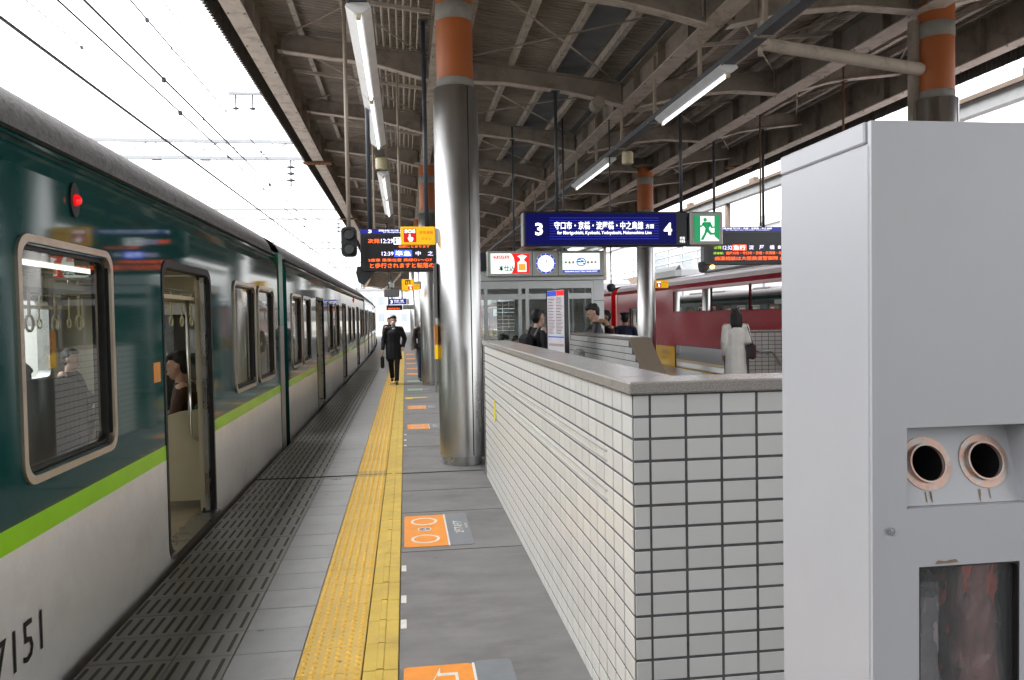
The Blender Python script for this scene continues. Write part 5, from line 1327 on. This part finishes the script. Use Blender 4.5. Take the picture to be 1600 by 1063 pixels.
t, O = lightbox('advert_lightbox', 'lit pale advertisement box with a blue emblem, right of the clock', 'advert', 2.48, 3.245)
fn0 = FY(Y0-0.003); B = lambda a, b, d: fn0(2.545+0.615*a, 2.315+0.32*b, d)
m = MB(); m.flat([(0, 0), (1, 0), (1, 1), (0, 1)], B, 0); fc = m.build('face', 'ad_mint', t, O, fix=False)
m = MB(); m.flat([(0, 0), (1, 0), (1, 0.16), (0, 0.16)], B, 0.001, 0); m.ring(circ(0.5, 0.55, 0.13, 28, 0.22), circ(0.5, 0.55, 0.105, 28, 0.17), B, 0.0, 0.001, 0)
rr = random.Random(9)
for k in range(7):
    a = rr.uniform(0.40, 0.56); z = rr.uniform(0.42, 0.68); m.flat([(a, z), (a+0.08, z+0.02), (a+0.07, z+0.06), (a-0.01, z+0.05)], B, 0.0015+0.0002*k, 0)
for k in range(9):
    a = 0.05+0.10*k
    if 0.35 < a < 0.6: continue
    m.flat([(a, 0.48), (a+0.07, 0.48+rr.uniform(-.03, .03)), (a+0.06, 0.60), (a+0.01, 0.58)], B, 0.001, 1)
text(m, 'KEIHAN ELECTRIC RAILWAY', 0.06, 0.94, 0.04, 0.11, B, 0.002, 2)
m.build('print', ['ad_blue', 'print_pink', 'letter_white'], fc, O, fix=False)
# fascia behind the lightboxes
m = MB(); m.box(RX0, RX1, 12.60, 12.66, 2.365, 2.66); m.build('fascia_panel', 'sign_frame', wr, WO)
# CCTV camera hanging right of the waiting room
m = MB(); rod(m, 3.55, 13.2, 2.15, zb(3.55), 0.012); m.lathe([(0.0, 2.02), (0.05, 2.03), (0.075, 2.08), (0.075, 2.13), (0.04, 2.16)], 3.55, 13.2, 16)
tag(m.build('security_camera', 'dark_pole'), 'dome security camera hanging on a thin rod right of the waiting room', 'camera')
# ================================================================== PEOPLE
_dirs = None
def sph_dirs():
    global _dirs
    if _dirs is None:
        bm = bmesh.new(); bmesh.ops.create_icosphere(bm, subdivisions=2, radius=1); _dirs = [v.co.copy() for v in bm.verts]; bm.free()
    return _dirs
def r3(r): return Vector((r, r, r)) if not isinstance(r, (tuple, list)) else Vector(r)
def blob(name, caps, material, parent, vox=0.011, smooth=3, disp=0.0):
    bm = bmesh.new()
    for p0, ra, p1, rb in caps:
        p0, p1, ra, rb = Vector(p0), Vector(p1), r3(ra), r3(rb); vs = []
        for p, r in ((p0, ra), (p1, rb)):
            for d in sph_dirs(): vs.append(bm.verts.new((p.x+d.x*r.x, p.y+d.y*r.y, p.z+d.z*r.z)))
            if p0 == p1 and ra == rb: break
        res = bmesh.ops.convex_hull(bm, input=vs)
        junk = [e for e in res['geom_interior'] if isinstance(e, bmesh.types.BMVert)]
        if junk: bmesh.ops.delete(bm, geom=junk, context='VERTS')
    me = bpy.data.meshes.new(name); bm.to_mesh(me); bm.free()
    o = bpy.data.objects.new(name, me); COL.objects.link(o)
    md = o.modifiers.new('r', 'REMESH'); md.mode = 'VOXEL'; md.voxel_size = vox; md.use_smooth_shade = True
    s = o.modifiers.new('s', 'SMOOTH'); s.factor = 0.5; s.iterations = smooth
    if disp > 0:
        tx = bpy.data.textures.get('folds') or bpy.data.textures.new('folds', 'CLOUDS'); tx.noise_scale = 0.16
        dm = o.modifiers.new('d', 'DISPLACE'); dm.texture = tx; dm.strength = disp; dm.mid_level = 0.5
    dg = bpy.context.evaluated_depsgraph_get(); new = bpy.data.meshes.new_from_object(o.evaluated_get(dg))
    o.modifiers.clear(); o.data = new; bpy.data.meshes.remove(me); new.name = name
    new.materials.clear(); new.materials.append(MATS[material])
    for p in new.polygons: p.use_smooth = True
    if parent: o.parent = parent
    return o
def E_(c, r): return (c, r, c, r)
def hand_caps(w, d, side, curl=0.5):
    """w wrist, d forward direction of the hand; five fingers"""
    w, d = Vector(w), Vector(d).normalized(); up = Vector((0, 0, 1)) if abs(d.z) < 0.9 else Vector((0, 1, 0))
    n = d.cross(up).normalized(); across = Vector((0, 1, 0)) if abs(d.z) > 0.7 else Vector((0, 0, 1))
    inw = across.cross(d).normalized()*side
    caps = [(w, 0.026, w+d*0.08, (0.030, 0.030, 0.028))]
    for k, ln in enumerate((0.075, 0.085, 0.08, 0.062)):
        b = w + d*0.085 + across*(0.028-0.019*k); mid = b+d*ln*0.55; tip = mid + d*ln*0.45*(1-curl) + inw*ln*0.45*curl
        caps += [(b, 0.0095, mid, 0.0088), (mid, 0.0088, tip, 0.0075)]
    tb = w+d*0.03+across*0.03; tm = tb+across*0.02+d*0.035; caps += [(tb, 0.012, tm, 0.010), (tm, 0.010, tm+d*0.03+inw*0.01, 0.0085)]
    return caps
def person(label, loc, rz, H=1.70, J=None, coat='coat_black', hem=0.62, trousers='cloth_black', shoes='shoe', hair='hair_black', hairstyle='short', mask=False, shirt=None, bulk=1.0, vox=0.011, seated=False, skirt=None, hood=None, cap=None, headtilt=0.0, headyaw=0.0, group=None):
    s = H/1.70
    t = thing('person', label, 'person', loc, rz, group)
    D = dict(pelvis=(0, 0, 0.92), waist=(0, 0, 1.05), chest=(0, 0, 1.27), neck=(0, 0.01, 1.44), head=(0, -0.02, 1.58), sl=(0.18, 0.01, 1.395), sr=(-0.18, 0.01, 1.395), el=(0.235, 0.03, 1.12), er=(-0.235, 0.03, 1.12), wl=(0.25, -0.04, 0.87), wr=(-0.25, -0.04, 0.87), hl=(0.09, 0, 0.90), hr=(-0.09, 0, 0.90), kl=(0.10, -0.02, 0.48), kr=(-0.10, -0.02, 0.48), al=(0.10, 0.02, 0.09), ar=(-0.10, 0.02, 0.09))
    if seated:
        dz = -0.38
        for k in ('pelvis', 'waist', 'chest', 'neck', 'head', 'sl', 'sr', 'el', 'er', 'hl', 'hr'): x, y, z = D[k]; D[k] = (x, y, z+dz)
        D.update(kl=(0.12, -0.44, 0.52), kr=(-0.12, -0.44, 0.52), al=(0.12, -0.46, 0.09), ar=(-0.12, -0.46, 0.09), wl=(0.12, -0.30, 0.64), wr=(-0.12, -0.30, 0.64), el=(0.24, -0.06, 0.76), er=(-0.24, -0.06, 0.76))
    if J: D.update(J)
    D = {k: Vector(v)*s for k, v in D.items()}
    V = lambda *a: Vector(a)*s
    hd, nk = D['head'], D['neck']; b = bulk
    hm = Matrix.Rotation(headyaw, 3, 'Z') @ Matrix.Rotation(headtilt, 3, 'X')
    h = lambda x, y, z: hd + hm @ (Vector((x, y, z))*s)
    R = lambda *r: tuple(q*s for q in r)
    body = [(D['pelvis'], R(0.145, 0.10, 0.09), D['waist'], R(0.125, 0.09, 0.09)), (D['waist'], R(0.125, 0.09, 0.09), D['chest'], R(0.15, 0.10, 0.10)), (D['chest'], R(0.15, 0.10, 0.10), nk+V(0, 0, -0.05), R(0.10, 0.07, 0.05)),
            (nk-V(0, 0, 0.06), 0.058*s, h(0, 0.02, -0.06), 0.052*s),
            (h(0, 0.015, 0.035), R(0.076, 0.092, 0.080), h(0, -0.015, -0.05), R(0.060, 0.070, 0.060)), (h(0, -0.045, -0.085), 0.034*s, h(0, -0.03, -0.075), 0.045*s),
            (h(0, -0.092, 0.005), 0.010*s, h(0, -0.108, -0.025), 0.013*s), E_(h(0.079, 0.015, -0.005), R(0.012, 0.020, 0.030)), E_(h(-0.079, 0.015, -0.005), R(0.012, 0.020, 0.030)),
            (h(-0.02, -0.088, -0.062), 0.010*s, h(0.02, -0.088, -0.062), 0.010*s), (h(-0.035, -0.083, 0.025), 0.010*s, h(0.035, -0.083, 0.025), 0.010*s)]
    for S in 'lr':
        body += [(D['s'+S], 0.055*s, D['e'+S], 0.043*s), (D['e'+S], 0.042*s, D['w'+S], 0.028*s), (D['h'+S], 0.082*s, D['k'+S], 0.055*s), (D['k'+S], 0.055*s, D['a'+S], 0.032*s), (D['a'+S], 0.028*s, D['a'+S]+V(0, -0.09, -0.05), 0.018*s)]
        body += hand_caps(D['w'+S], D['w'+S]-D['e'+S], 1 if S == 'l' else -1)
    bo = blob('body', body, 'skin', t, min(vox, 0.010), 2)
    # eyes and mouth
    m = MB()
    for sx in (-0.031, 0.031):
        c = h(sx, -0.0815, 0.004); q = 10
        ring = [c + hm @ Vector((0.013*s*math.cos(2*PI*k/q), -0.006*s*abs(math.sin(PI*k/q)), 0.006*s*math.sin(2*PI*k/q))) for k in range(q)]
        m.add([p[:] for p in ring]+[(c+hm @ Vector((0, -0.010*s, 0)))[:]], [(k, (k+1) % q, q) for k in range(q)], 0, True)
    m.build('eyes', 'hair_black', bo)
    # clothes
    if coat:
        e = 0.018*b
        cc = [(D['waist'], R(0.15*b, 0.115*b, 0.09), D['chest'], R(0.172*b, 0.125*b, 0.11)), (D['chest'], R(0.172*b, 0.125*b, 0.11), nk-V(0, 0, 0.075), R(0.125, 0.085, 0.05)), (nk-V(0, 0, 0.08), R(0.085, 0.08, 0.03), nk-V(0, 0, 0.02), R(0.068, 0.070, 0.03)),
              (D['sl']-V(0.04, 0, 0.02), 0.066*s*b, D['sr']+V(0.04, 0, -0.02), 0.066*s*b)]
        if seated: cc += [(D['waist'], R(0.15*b, 0.115*b, 0.09), D['pelvis'], R(0.18*b, 0.14*b, 0.09))]
        else:
            hz = hem
            cc += [(D['waist'], R(0.15*b, 0.115*b, 0.09), D['pelvis'], R(0.17*b, 0.125*b, 0.09)), (D['pelvis'], R(0.17*b, 0.125*b, 0.09), V(D['pelvis'].x/s, D['pelvis'].y/s, hz+0.03), R(0.19*b, 0.15*b, 0.03))]
        for S in 'lr':
            wv = D['e'+S].lerp(D['w'+S], 0.90)
            cc += [(D['s'+S]-V(0.0, 0, 0.015), 0.060*s*b, D['e'+S], 0.057*s*b), (D['e'+S], 0.058*s*b, wv, 0.043*s*b)]
        blob('coat', cc, coat, t, vox, 2, 0.012)
    if trousers:
        tc = [(D['pelvis'], R(0.15, 0.11, 0.08), D['pelvis']-V(0, 0, 0.04), R(0.15, 0.11, 0.08))]
        for S in 'lr':
            an = D['k'+S].lerp(D['a'+S], 0.93)
            tc += [(D['h'+S], 0.092*s, D['k'+S], 0.070*s), (D['k'+S], 0.068*s, an, 0.058*s)]
        blob('trousers', tc, trousers, t, vox, 2, 0.008)
    sh = []
    for S in 'lr':
        a = D['a'+S]; sh.append([(a+V(0, 0.02, -0.045), R(0.038, 0.05, 0.040), a+V(0, -0.10, -0.058), R(0.042, 0.06, 0.03)), (a+V(0, -0.10, -0.058), R(0.042, 0.06, 0.03), a+V(0, -0.15, -0.064), R(0.034, 0.05, 0.024))])
    for c in sh: blob('shoe', c, shoes, t, vox, 1)
    # hair
    hc = [(h(0, 0.03, 0.058), R(0.083, 0.090, 0.075), h(0, 0.045, 0.02), R(0.082, 0.078, 0.085)), (h(0, -0.045, 0.085), R(0.066, 0.045, 0.032), h(0, 0.0, 0.10), R(0.07, 0.07, 0.035)), (h(0, 0.06, 0.0), R(0.07, 0.05, 0.06), h(0, 0.05, -0.055), R(0.055, 0.04, 0.03))]
    rr = random.Random(int(abs(loc[0]*100+loc[1]*37)))
    for k in range(14):
        a = rr.uniform(0, 2*PI); e2 = rr.uniform(0.2, 1.2)
        p = h(0.075*math.cos(a)*math.cos(e2), 0.03+0.08*math.sin(a)*math.cos(e2), 0.05+0.082*math.sin(e2)); hc.append((p, 0.018*s, p+hm @ V(rr.uniform(-.015, .015), rr.uniform(-.02, .01), 0.006), 0.012*s))
    if hairstyle == 'long':
        hc += [(h(0, 0.06, 0.0), R(0.108, 0.07, 0.10), h(0.0, 0.085, -0.16), R(0.112, 0.055, 0.06)), (h(0.07, 0.02, 0.0), R(0.03, 0.05, 0.06), h(0.075, 0.04, -0.15), R(0.03, 0.05, 0.05)), (h(-0.07, 0.02, 0.0), R(0.03, 0.05, 0.06), h(-0.075, 0.04, -0.15), R(0.03, 0.05, 0.05))]
        for k in range(9):
            x = -0.08+0.02*k; hc.append((h(x, 0.085, -0.12), 0.022*s, h(x*1.1, 0.09, -0.21-0.02*(k % 3)), 0.013*s))
    elif hairstyle == 'bob':
        hc += [(h(0.075, 0.02, 0.02), R(0.022, 0.05, 0.06), h(0.075, 0.025, -0.07), R(0.02, 0.045, 0.03)), (h(-0.075, 0.02, 0.02), R(0.022, 0.05, 0.06), h(-0.075, 0.025, -0.07), R(0.02, 0.045, 0.03)), (h(0, 0.07, 0), R(0.08, 0.04, 0.06), h(0, 0.07, -0.08), R(0.075, 0.03, 0.03))]
    if hair: blob('hair', hc, hair, t, min(vox, 0.010), 1)
    if mask:
        mc = [(h(0, -0.085, -0.028), R(0.040, 0.030, 0.020), h(0, -0.070, -0.075), R(0.046, 0.034, 0.022))]; blob('face_mask', mc, 'mask_white', t, 0.008, 1)
    if shirt:
        q = [(D['chest']+V(0, -0.105, -0.02), R(0.008, 0.012, 0.01), nk+V(0, -0.066, -0.045), R(0.045, 0.014, 0.015))]; blob('shirt', q, 'shirt', t, 0.009, 1)
        q = [(D['chest']+V(0, -0.122, 0.0), R(0.014, 0.008, 0.02), nk+V(0, -0.088, -0.055), R(0.014, 0.008, 0.012))]; blob('tie', q, 'tie_blue', t, 0.008, 1)
    if hood:
        q = []
        for k in range(15):
            a = PI*(k/14)*1.5 - PI*0.25; p = nk+V(0.13*math.cos(a), 0.035+0.11*math.sin(a), -0.01+0.02*math.sin(3*a)); q.append((p, 0.036*s, p+V(rr.uniform(-.02, .02), rr.uniform(-.02, .02), rr.uniform(0, .03)), 0.020*s))
        blob('fur_hood', q, hood, t, 0.010, 1, 0.015)
    if cap:
        q = [(h(0, 0.02, 0.085), R(0.092, 0.10, 0.020), h(0, 0.01, 0.115), R(0.112, 0.12, 0.016)), (h(0, -0.10, 0.065), R(0.06, 0.04, 0.006), h(0, -0.12, 0.058), R(0.05, 0.03, 0.006))]
        blob('cap', q, cap, t, 0.009, 2)
    return t, D, s
def held(name, parent, caps, material, vox=0.01): return blob(name, caps, material, parent, vox, 1)
def place(name, label, cat, root, build, group=None):
    """a separate thing held by a person: built in the person's space, then left top-level at its own place"""
    M = Matrix.Translation(root.location) @ Matrix.Rotation(root.rotation_euler.z, 4, 'Z')
    o = thing(name, label, cat, root.location, root.rotation_euler.z, group); build(o); return o

# the walking man
man, D, s = person('man in a black coat and white mask walking toward the camera on the yellow paving', (-0.29, 19.6, 0), 0, 1.69, dict(kl=(0.07, -0.12, 0.50), al=(0.055, -0.22, 0.10), kr=(-0.075, -0.02, 0.48), ar=(-0.06, 0.20, 0.15), el=(0.27, 0.06, 1.13), wl=(0.22, -0.07, 0.92), er=(-0.255, 0.05, 1.12), wr=(-0.275, -0.05, 0.86)), hem=0.60, mask=True, shirt=True, bulk=1.08, vox=0.010)
def brief(o):
    wv = D['wr']; m = MB(); c = wv+Vector((-0.01, -0.02, -0.12))
    m.cbox(c.x-0.045, c.x+0.045, c.y-0.18, c.y+0.18, c.z-0.33, c.z-0.03, 0.03); m.build('case', 'leather_black', o)
    m = MB(); m.path([(c.x, c.y-0.06, c.z-0.04), (c.x, c.y-0.05, c.z+0.025), (c.x, c.y+0.05, c.z+0.025), (c.x, c.y+0.06, c.z-0.04)], 0.009, 6); m.build('handle', 'leather_black', o)
place('briefcase', 'black briefcase in the right hand of the walking man', 'briefcase', man, brief)
person('distant person in dark clothes half hidden by the walking man', (-0.60, 30.0, 0), 0.2, 1.66, coat='dark_jacket', hem=0.80, vox=0.014)
pr, D, s = person('person in dark jacket and jeans standing behind the second column', (0.45, 20.3, 0), 0.15, 1.66, coat='dark_jacket', hem=0.82, trousers='denim', hair='hair_grey', mask=True, vox=0.012, J=dict(wr=(-0.22, -0.08, 0.86), wl=(0.2, -0.06, 0.86)))
def bagr(o):
    w_ = D['wl']; m = MB(); c = w_+Vector((-0.08, -0.10, -0.42))
    vs = [(c.x+x*sc, c.y+y*sc2, c.z+z) for z, sc, sc2 in ((-0.18, 1.0, 1.0), (0.16, 0.72, 0.6)) for x, y in ((-0.2, -0.09), (0.2, -0.09), (0.2, 0.09), (-0.2, 0.09))]
    m.add(vs, [(3, 2, 1, 0), (4, 5, 6, 7), (0, 1, 5, 4), (1, 2, 6, 5), (2, 3, 7, 6), (3, 0, 4, 7)]); m.build('sack_body', 'bag_red', o)
    m = MB()
    for y in (-0.05, 0.05): m.path([(c.x-0.1, c.y+y, c.z+0.15), (c.x-0.06, c.y+y, c.z+0.34), (c.x+0.06, c.y+y, c.z+0.34), (c.x+0.1, c.y+y, c.z+0.15)], 0.01, 6)
    m.build('handles', 'bag_dark', o)
place('shopping_bag', 'dark red shopping bag beside the second column', 'bag', pr, bagr)
# man with backpack by the timetable
bp_, D, s = person('man in black with a small backpack looking up beside the timetable', (1.93, 11.35, 0), math.radians(115), 1.72, coat='coat_black', hem=0.78, vox=0.010, headtilt=-0.12)
def pack(o):
    c = D['chest']+Vector((0, 0.20, -0.10)); m = MB(); m.cbox(c.x-0.15, c.x+0.15, c.y-0.075, c.y+0.075, c.z-0.22, c.z+0.18, 0.06); m.build('pack_body', 'cloth_black', o)
    m = MB(); m.cbox(c.x-0.11, c.x+0.11, c.y+0.07, c.y+0.11, c.z-0.19, c.z+0.0, 0.03); m.build('front_pocket', 'seat_grey', o)
    for sx in (-1, 1):
        m = MB(); a = D['chest']; m.path([(sx*0.11, 0.13, a.z+0.05), (sx*0.12, 0.05, a.z+0.185), (sx*0.12, -0.06, a.z+0.14), (sx*0.125, -0.135, a.z+0.0), (sx*0.14, -0.06, a.z-0.2), (sx*0.12, 0.12, a.z-0.22)], 0.016, 6); m.build('strap', 'print_grey', o)
place('backpack', 'black backpack with grey straps on the man at the timetable', 'backpack', bp_, pack)
# man with phone
ph_, D, s = person('man in a black down jacket with fur hood looking down at his phone', (2.99, 12.18, 0), math.radians(-95), 1.79, dict(er=(-0.27, -0.05, 1.12), wr=(-0.10, -0.30, 1.20), el=(0.27, -0.05, 1.12), wl=(0.06, -0.30, 1.20)), coat='down_black', hem=0.80, bulk=1.18, hood='fur', vox=0.010, headtilt=0.42)
def phone(o):
    m = MB(); m.cbox(-0.06, 0.015, -0.42, -0.408, 1.24*s, 1.24*s+0.13, 0.004); m.build('phone_case', 'leather_black', o)
place('mobile_phone', 'dark mobile phone held by the man in the fur-hooded jacket', 'phone', ph_, phone)
person('dark-haired person behind the man in the fur-hooded jacket', (3.46, 13.25, 0), math.radians(-80), 1.70, coat='brown_jacket', hem=0.8, vox=0.012)
person('station staff member in navy uniform and cap seen from behind', (4.36, 15.2, 0), math.radians(176), 1.66, coat='navy', hem=0.80, trousers='navy', cap='navy', bulk=1.02, vox=0.011)
# woman in white
wm, D, s = person('woman in a long white coat with dark hair standing before the red train', (5.83, 13.25, 0), math.radians(172), 1.69, dict(wr=(-0.16, -0.20, 1.05), er=(-0.225, 0.03, 1.12), wl=(0.19, -0.10, 0.88), el=(0.215, 0.03, 1.12), kl=(0.06, 0, 0.48), kr=(-0.06, 0, 0.48), al=(0.06, 0.01, 0.09), ar=(-0.06, 0.01, 0.09), hl=(0.075, 0, 0.9), hr=(-0.075, 0, 0.9)), coat='coat_white', hem=0.47, trousers='tights', hairstyle='long', bulk=1.06, vox=0.010)
def purse(o):
    c = Vector((-0.27*s, 0.05, 0.93*s)); m = MB(); m.cbox(c.x-0.05, c.x+0.05, c.y-0.14, c.y+0.14, c.z-0.13, c.z+0.15, 0.04); m.build('purse_body', 'bag_dark', o)
    m = MB(); sh = D['sr']; m.path([(c.x, c.y-0.09, c.z+0.13), (sh.x-0.02, sh.y-0.09, sh.z-0.06), (sh.x, sh.y, sh.z+0.078), (sh.x-0.02, sh.y+0.09, sh.z-0.06), (c.x, c.y+0.09, c.z+0.13)], 0.009, 6); m.build('strap', 'bag_dark', o)
place('shoulder_bag', 'dark shoulder bag at the side of the woman in white', 'bag', wm, purse)
# waiting room sitters
person('seated person in black nearest the column inside the waiting room', (1.76, 14.18, 0.0), math.radians(60), 1.66, seated=True, coat='coat_black', hairstyle='bob', vox=0.012, headtilt=0.35)
person('seated person with short dark hair in the middle of the waiting room bench', (2.02, 14.22, 0.0), math.radians(20), 1.62, seated=True, coat='dark_jacket', hair='hair_brown', mask=True, vox=0.012)
person('seated person in brown beside the waiting room door', (2.36, 14.20, 0.0), math.radians(10), 1.56, seated=True, coat='brown_jacket', hair='hair_brown', vox=0.012)
# on the stairs
person('grey-haired person on the stairs, only the head showing above the wall', (2.19, 9.75, -0.48), math.radians(165), 1.66, coat='dark_jacket', hem=0.8, hair='hair_grey', vox=0.011)
# passengers
person('passenger in a brown jacket seated just inside the open train door', (-1.97, 7.33, 0.03), math.radians(-84), 1.70, seated=True, coat='brown_jacket', hair='hair_black', vox=0.010, J=dict(neck=(0, -0.02, 1.06), head=(0, -0.06, 1.20)), headtilt=0.1)
person('dark-haired passenger behind the high-backed seat in the big train window', (-2.28, 4.95, 0.03), math.radians(180), 1.74, seated=True, coat='dark_jacket', hair='hair_black', vox=0.012)
person('passenger on the far bench seen through the big train window', (-3.96, 9.9, 0.03), math.radians(88), 1.66, seated=True, coat='cloth_black', hair='hair_black', vox=0.013)
# ================================================================== OVERHEAD LINE AND BACKGROUND
def wire(label, x, z, r=0.008, y0=-6, y1=130, sag=0.0, clamps=()):
    t = thing('overhead_wire', label, 'wire', (x, 20, z), group='overhead line wires'); O = tuple(t.location)
    m = MB(); ys = [y0, 10, 25, 32, 40, 50, 60, 75, 95, 130]
    m.path([(x+cx(min(y, 105)), y, z) for y in ys], r*1.5, 6); m.build('wire', 'wire', t, O)
    for k, y in enumerate(clamps):
        m = MB(); c = MB()
        if k % 3 == 0: m.lathe([(0.0, z-0.05), (0.022, z-0.045), (0.032, z-0.01), (0.028, z+0.02), (0.0, z+0.025)], x, y, 12)
        else: m.box(x-0.01, x+0.01, y-0.03, y+0.03, z-0.03, z+0.015); m.tube((x, y, z), (x, y, z+0.16 if k % 3 == 1 else z-0.06), 0.004, 6)
        m.build('clamp', 'insulator', t, O)
    return t
wire('contact wire above the near train, lowest of the overhead wires', -3.0, 3.96, 0.010)
wire('overhead wire just above the contact wire with small droppers', -3.05, 4.55, 0.007, clamps=(11.5, 14.5, 18, 25))
wire('carrier wire with a round clamp above the near train', -3.0, 4.74, 0.009, clamps=(10.6, 12.6, 15, 18.5, 21, 30))
wire('thin overhead wire right of the carrier wire', -3.6, 6.0, 0.008, clamps=(12, 13.2, 17, 21))
wire('thin overhead wire left of the contact wire', -6.8, 5.0, 0.007)
wire('high thin wire over the second track', -6.0, 6.9, 0.007, clamps=(16, 24))
wire('first of two high feeder wires near the canopy edge', -4.3, 7.55, 0.008)
wire('second of two high feeder wires near the canopy edge', -4.6, 8.5, 0.008)
def gantry(label, y, z, x0, x1, xp, h=0.45):
    t = thing('line_gantry', label, 'gantry', (x0, y, -1.2), group='overhead line gantries'); O = tuple(t.location)
    m = MB()
    for zz in (z, z+h):
        m.beam((x0, y, zz), (x1, y, zz), 0.10, 0.09)
    m.build('beam', 'pole_grey', t, O)
    m = MB(); n = int((x1-x0)/0.9)
    for k in range(n):
        a = x0+k*0.9; m.beam((a, y, z if k % 2 else z+h), (a+0.9, y, z+h if k % 2 else z), 0.03, 0.03)
    m.build('lattice', 'pole_grey', t, O)
    m = MB()
    for xx in (x0+0.1, ): m.tube((xx, y, -1.2), (xx, y, z+h+0.6), 0.15, 14, r2=0.11)
    m.build('mast', 'pole_grey', t, O)
    for xx in xp:
        m = MB(); m.tube((xx, y, z-0.75), (xx, y, z), 0.02, 8)
        for q in range(3): m.lathe([(0.02, z-0.62+0.18*q), (0.12, z-0.60+0.18*q), (0.12, z-0.585+0.18*q), (0.03, z-0.54+0.18*q)], xx, y, 16)
        m.build('insulator', 'insulator', t, O)
    for xx in (x0+0.45*(x1-x0), x0+0.6*(x1-x0)):
        m = MB(); m.box(xx-0.12, xx+0.12, y-0.06, y+0.06, z-0.07, z-0.048); m.build('splice_plate', 'rust', t, O)
    return t
for k, (y, z) in enumerate(((22, 6.02), (38, 6.4), (56, 6.6), (76, 6.6))):
    gantry(['nearest pale lattice gantry over the left tracks', 'second pale lattice gantry over the left tracks', 'third pale lattice gantry over the left tracks', 'farthest pale lattice gantry over the left tracks'][k], y, z, -10.2+cx(y), -1.9+cx(y), (-3.0+cx(y),) if k < 2 else ())
# short crossbar with insulators at the eaves
t = thing('feeder_bracket', 'short crossbar with two insulators at the left canopy edge', 'bracket', (-2.7, 15, 5.7)); O = tuple(t.location)
m = MB(); m.beam((-3.12, 15, 5.80), (-2.24, 15, 5.80), 0.05, 0.05); m.build('crossbar', 'pole_grey', t, O)
for x in (-3.0, -2.7):
    m = MB(); m.lathe([(0.01, 5.50), (0.06, 5.52), (0.06, 5.535), (0.015, 5.56), (0.015, 5.78)], x, 15, 12); m.build('insulator', 'insulator', t, O)

# right side: pale duct beam, railing structure, screens
t = thing('service_duct', 'pale grey service beam running above the red train', 'beam', (9.9, 14, 5)); O = tuple(t.location)
m = MB(); m.box(9.80, 10.0, 2, 60, 4.98, 5.22); m.build('duct', 'pole_grey', t, O)
m = MB(); m.box(9.74, 10.06, 2, 60, 5.223, 5.30); m.build('cover', 'far_brown', t, O)
for k in range(7):
    m = MB(); m.cbox(9.82, 9.98, 6+5*k, 6.35+5*k, 5.30, 5.46, 0.02); m.tube((9.9, 8+5*k, -1.2), (9.9, 8+5*k, 4.98), 0.09, 10) if k in (3, 6) else None; m.build('duct_box', 'far_brown', t, O)
t = thing('walkway', 'brown raised walkway with white railing behind the red train', 'walkway', (14, 40, 0)); O = tuple(t.location)
m = MB(); m.box(13.2, 17, 26, 75, 3.35, 3.8); m.build('deck', 'far_brown', t, O)
for k in range(12): m = MB(); m.box(13.5, 13.9, 27+4*k, 27.3+4*k, -1.2, 3.35); m.build('pier', 'far_brown', t, O)
for z in (4.15, 4.5, 4.85):
    m = MB(); m.tube((13.2, 26, z), (13.2, 75, z), 0.035, 8); m.build('rail', 'pole_grey', t, O)
for k in range(25): m = MB(); m.box(13.17, 13.23, 26+2*k, 26.07+2*k, 3.8, 4.85); m.build('rail_post', 'pole_grey', t, O)
t = thing('corrugated_screen', 'white corrugated screen on posts beyond the red train, at the edge of the bin', 'screen', (13, 25, 0)); O = tuple(t.location)
m = MB(); vs = []; n = 0
for k in range(120):
    y = 14+0.11*k; vs += [(14.0+0.04*(k % 2), y, 4.3), (14.0+0.04*(k % 2), y, 6.0)]; n += 1
m.add(vs, [(2*i, 2*i+1, 2*i+3, 2*i+2) for i in range(n-1)]); m.build('sheet', 'far_building', t, O, fix=False)
for k in range(5): m = MB(); m.box(14.06, 14.16, 14.2+3.2*k, 14.3+3.2*k, -1.2, 6.0); m.build('post', 'pole_grey', t, O)
def tower(label, x0, x1, y0, y1, z1, nx, nz):
    t = thing('building', label, 'building', ((x0+x1)/2, y0, -1.2), group='pale buildings in the background'); O = tuple(t.location)
    m = MB(); m.box(x0, x1, y0, y1, -1.2, z1); m.build('wall', 'far_building', t, O)
    m = MB(); m.box(x0-0.2, x1+0.2, y0-0.2, y1+0.2, z1, z1+0.5); m.build('roof', 'pole_grey', t, O)
    me = MB().box(0, 1, -0.06, 0.0, 0, 1).mesh('window', 'far_window')
    for i in range(nx):
        for k in range(nz):
            o = link('window', me, t, (x0+(x1-x0)*(i+0.25)/nx-O[0], 0, z1-1.2-3.2*k-1.4-O[2])); o.scale = ((x1-x0)/nx*0.5, 1, 1.4)
tower('pale building straight ahead where the track bends away', -14, 3, 150, 160, 7, 8, 2)
tower('pale low building behind the raised walkway', 19, 34, 60, 75, 7.5, 7, 2)
tower('pale building behind the red train near the screen', 20, 30, 30, 45, 6.5, 5, 2)
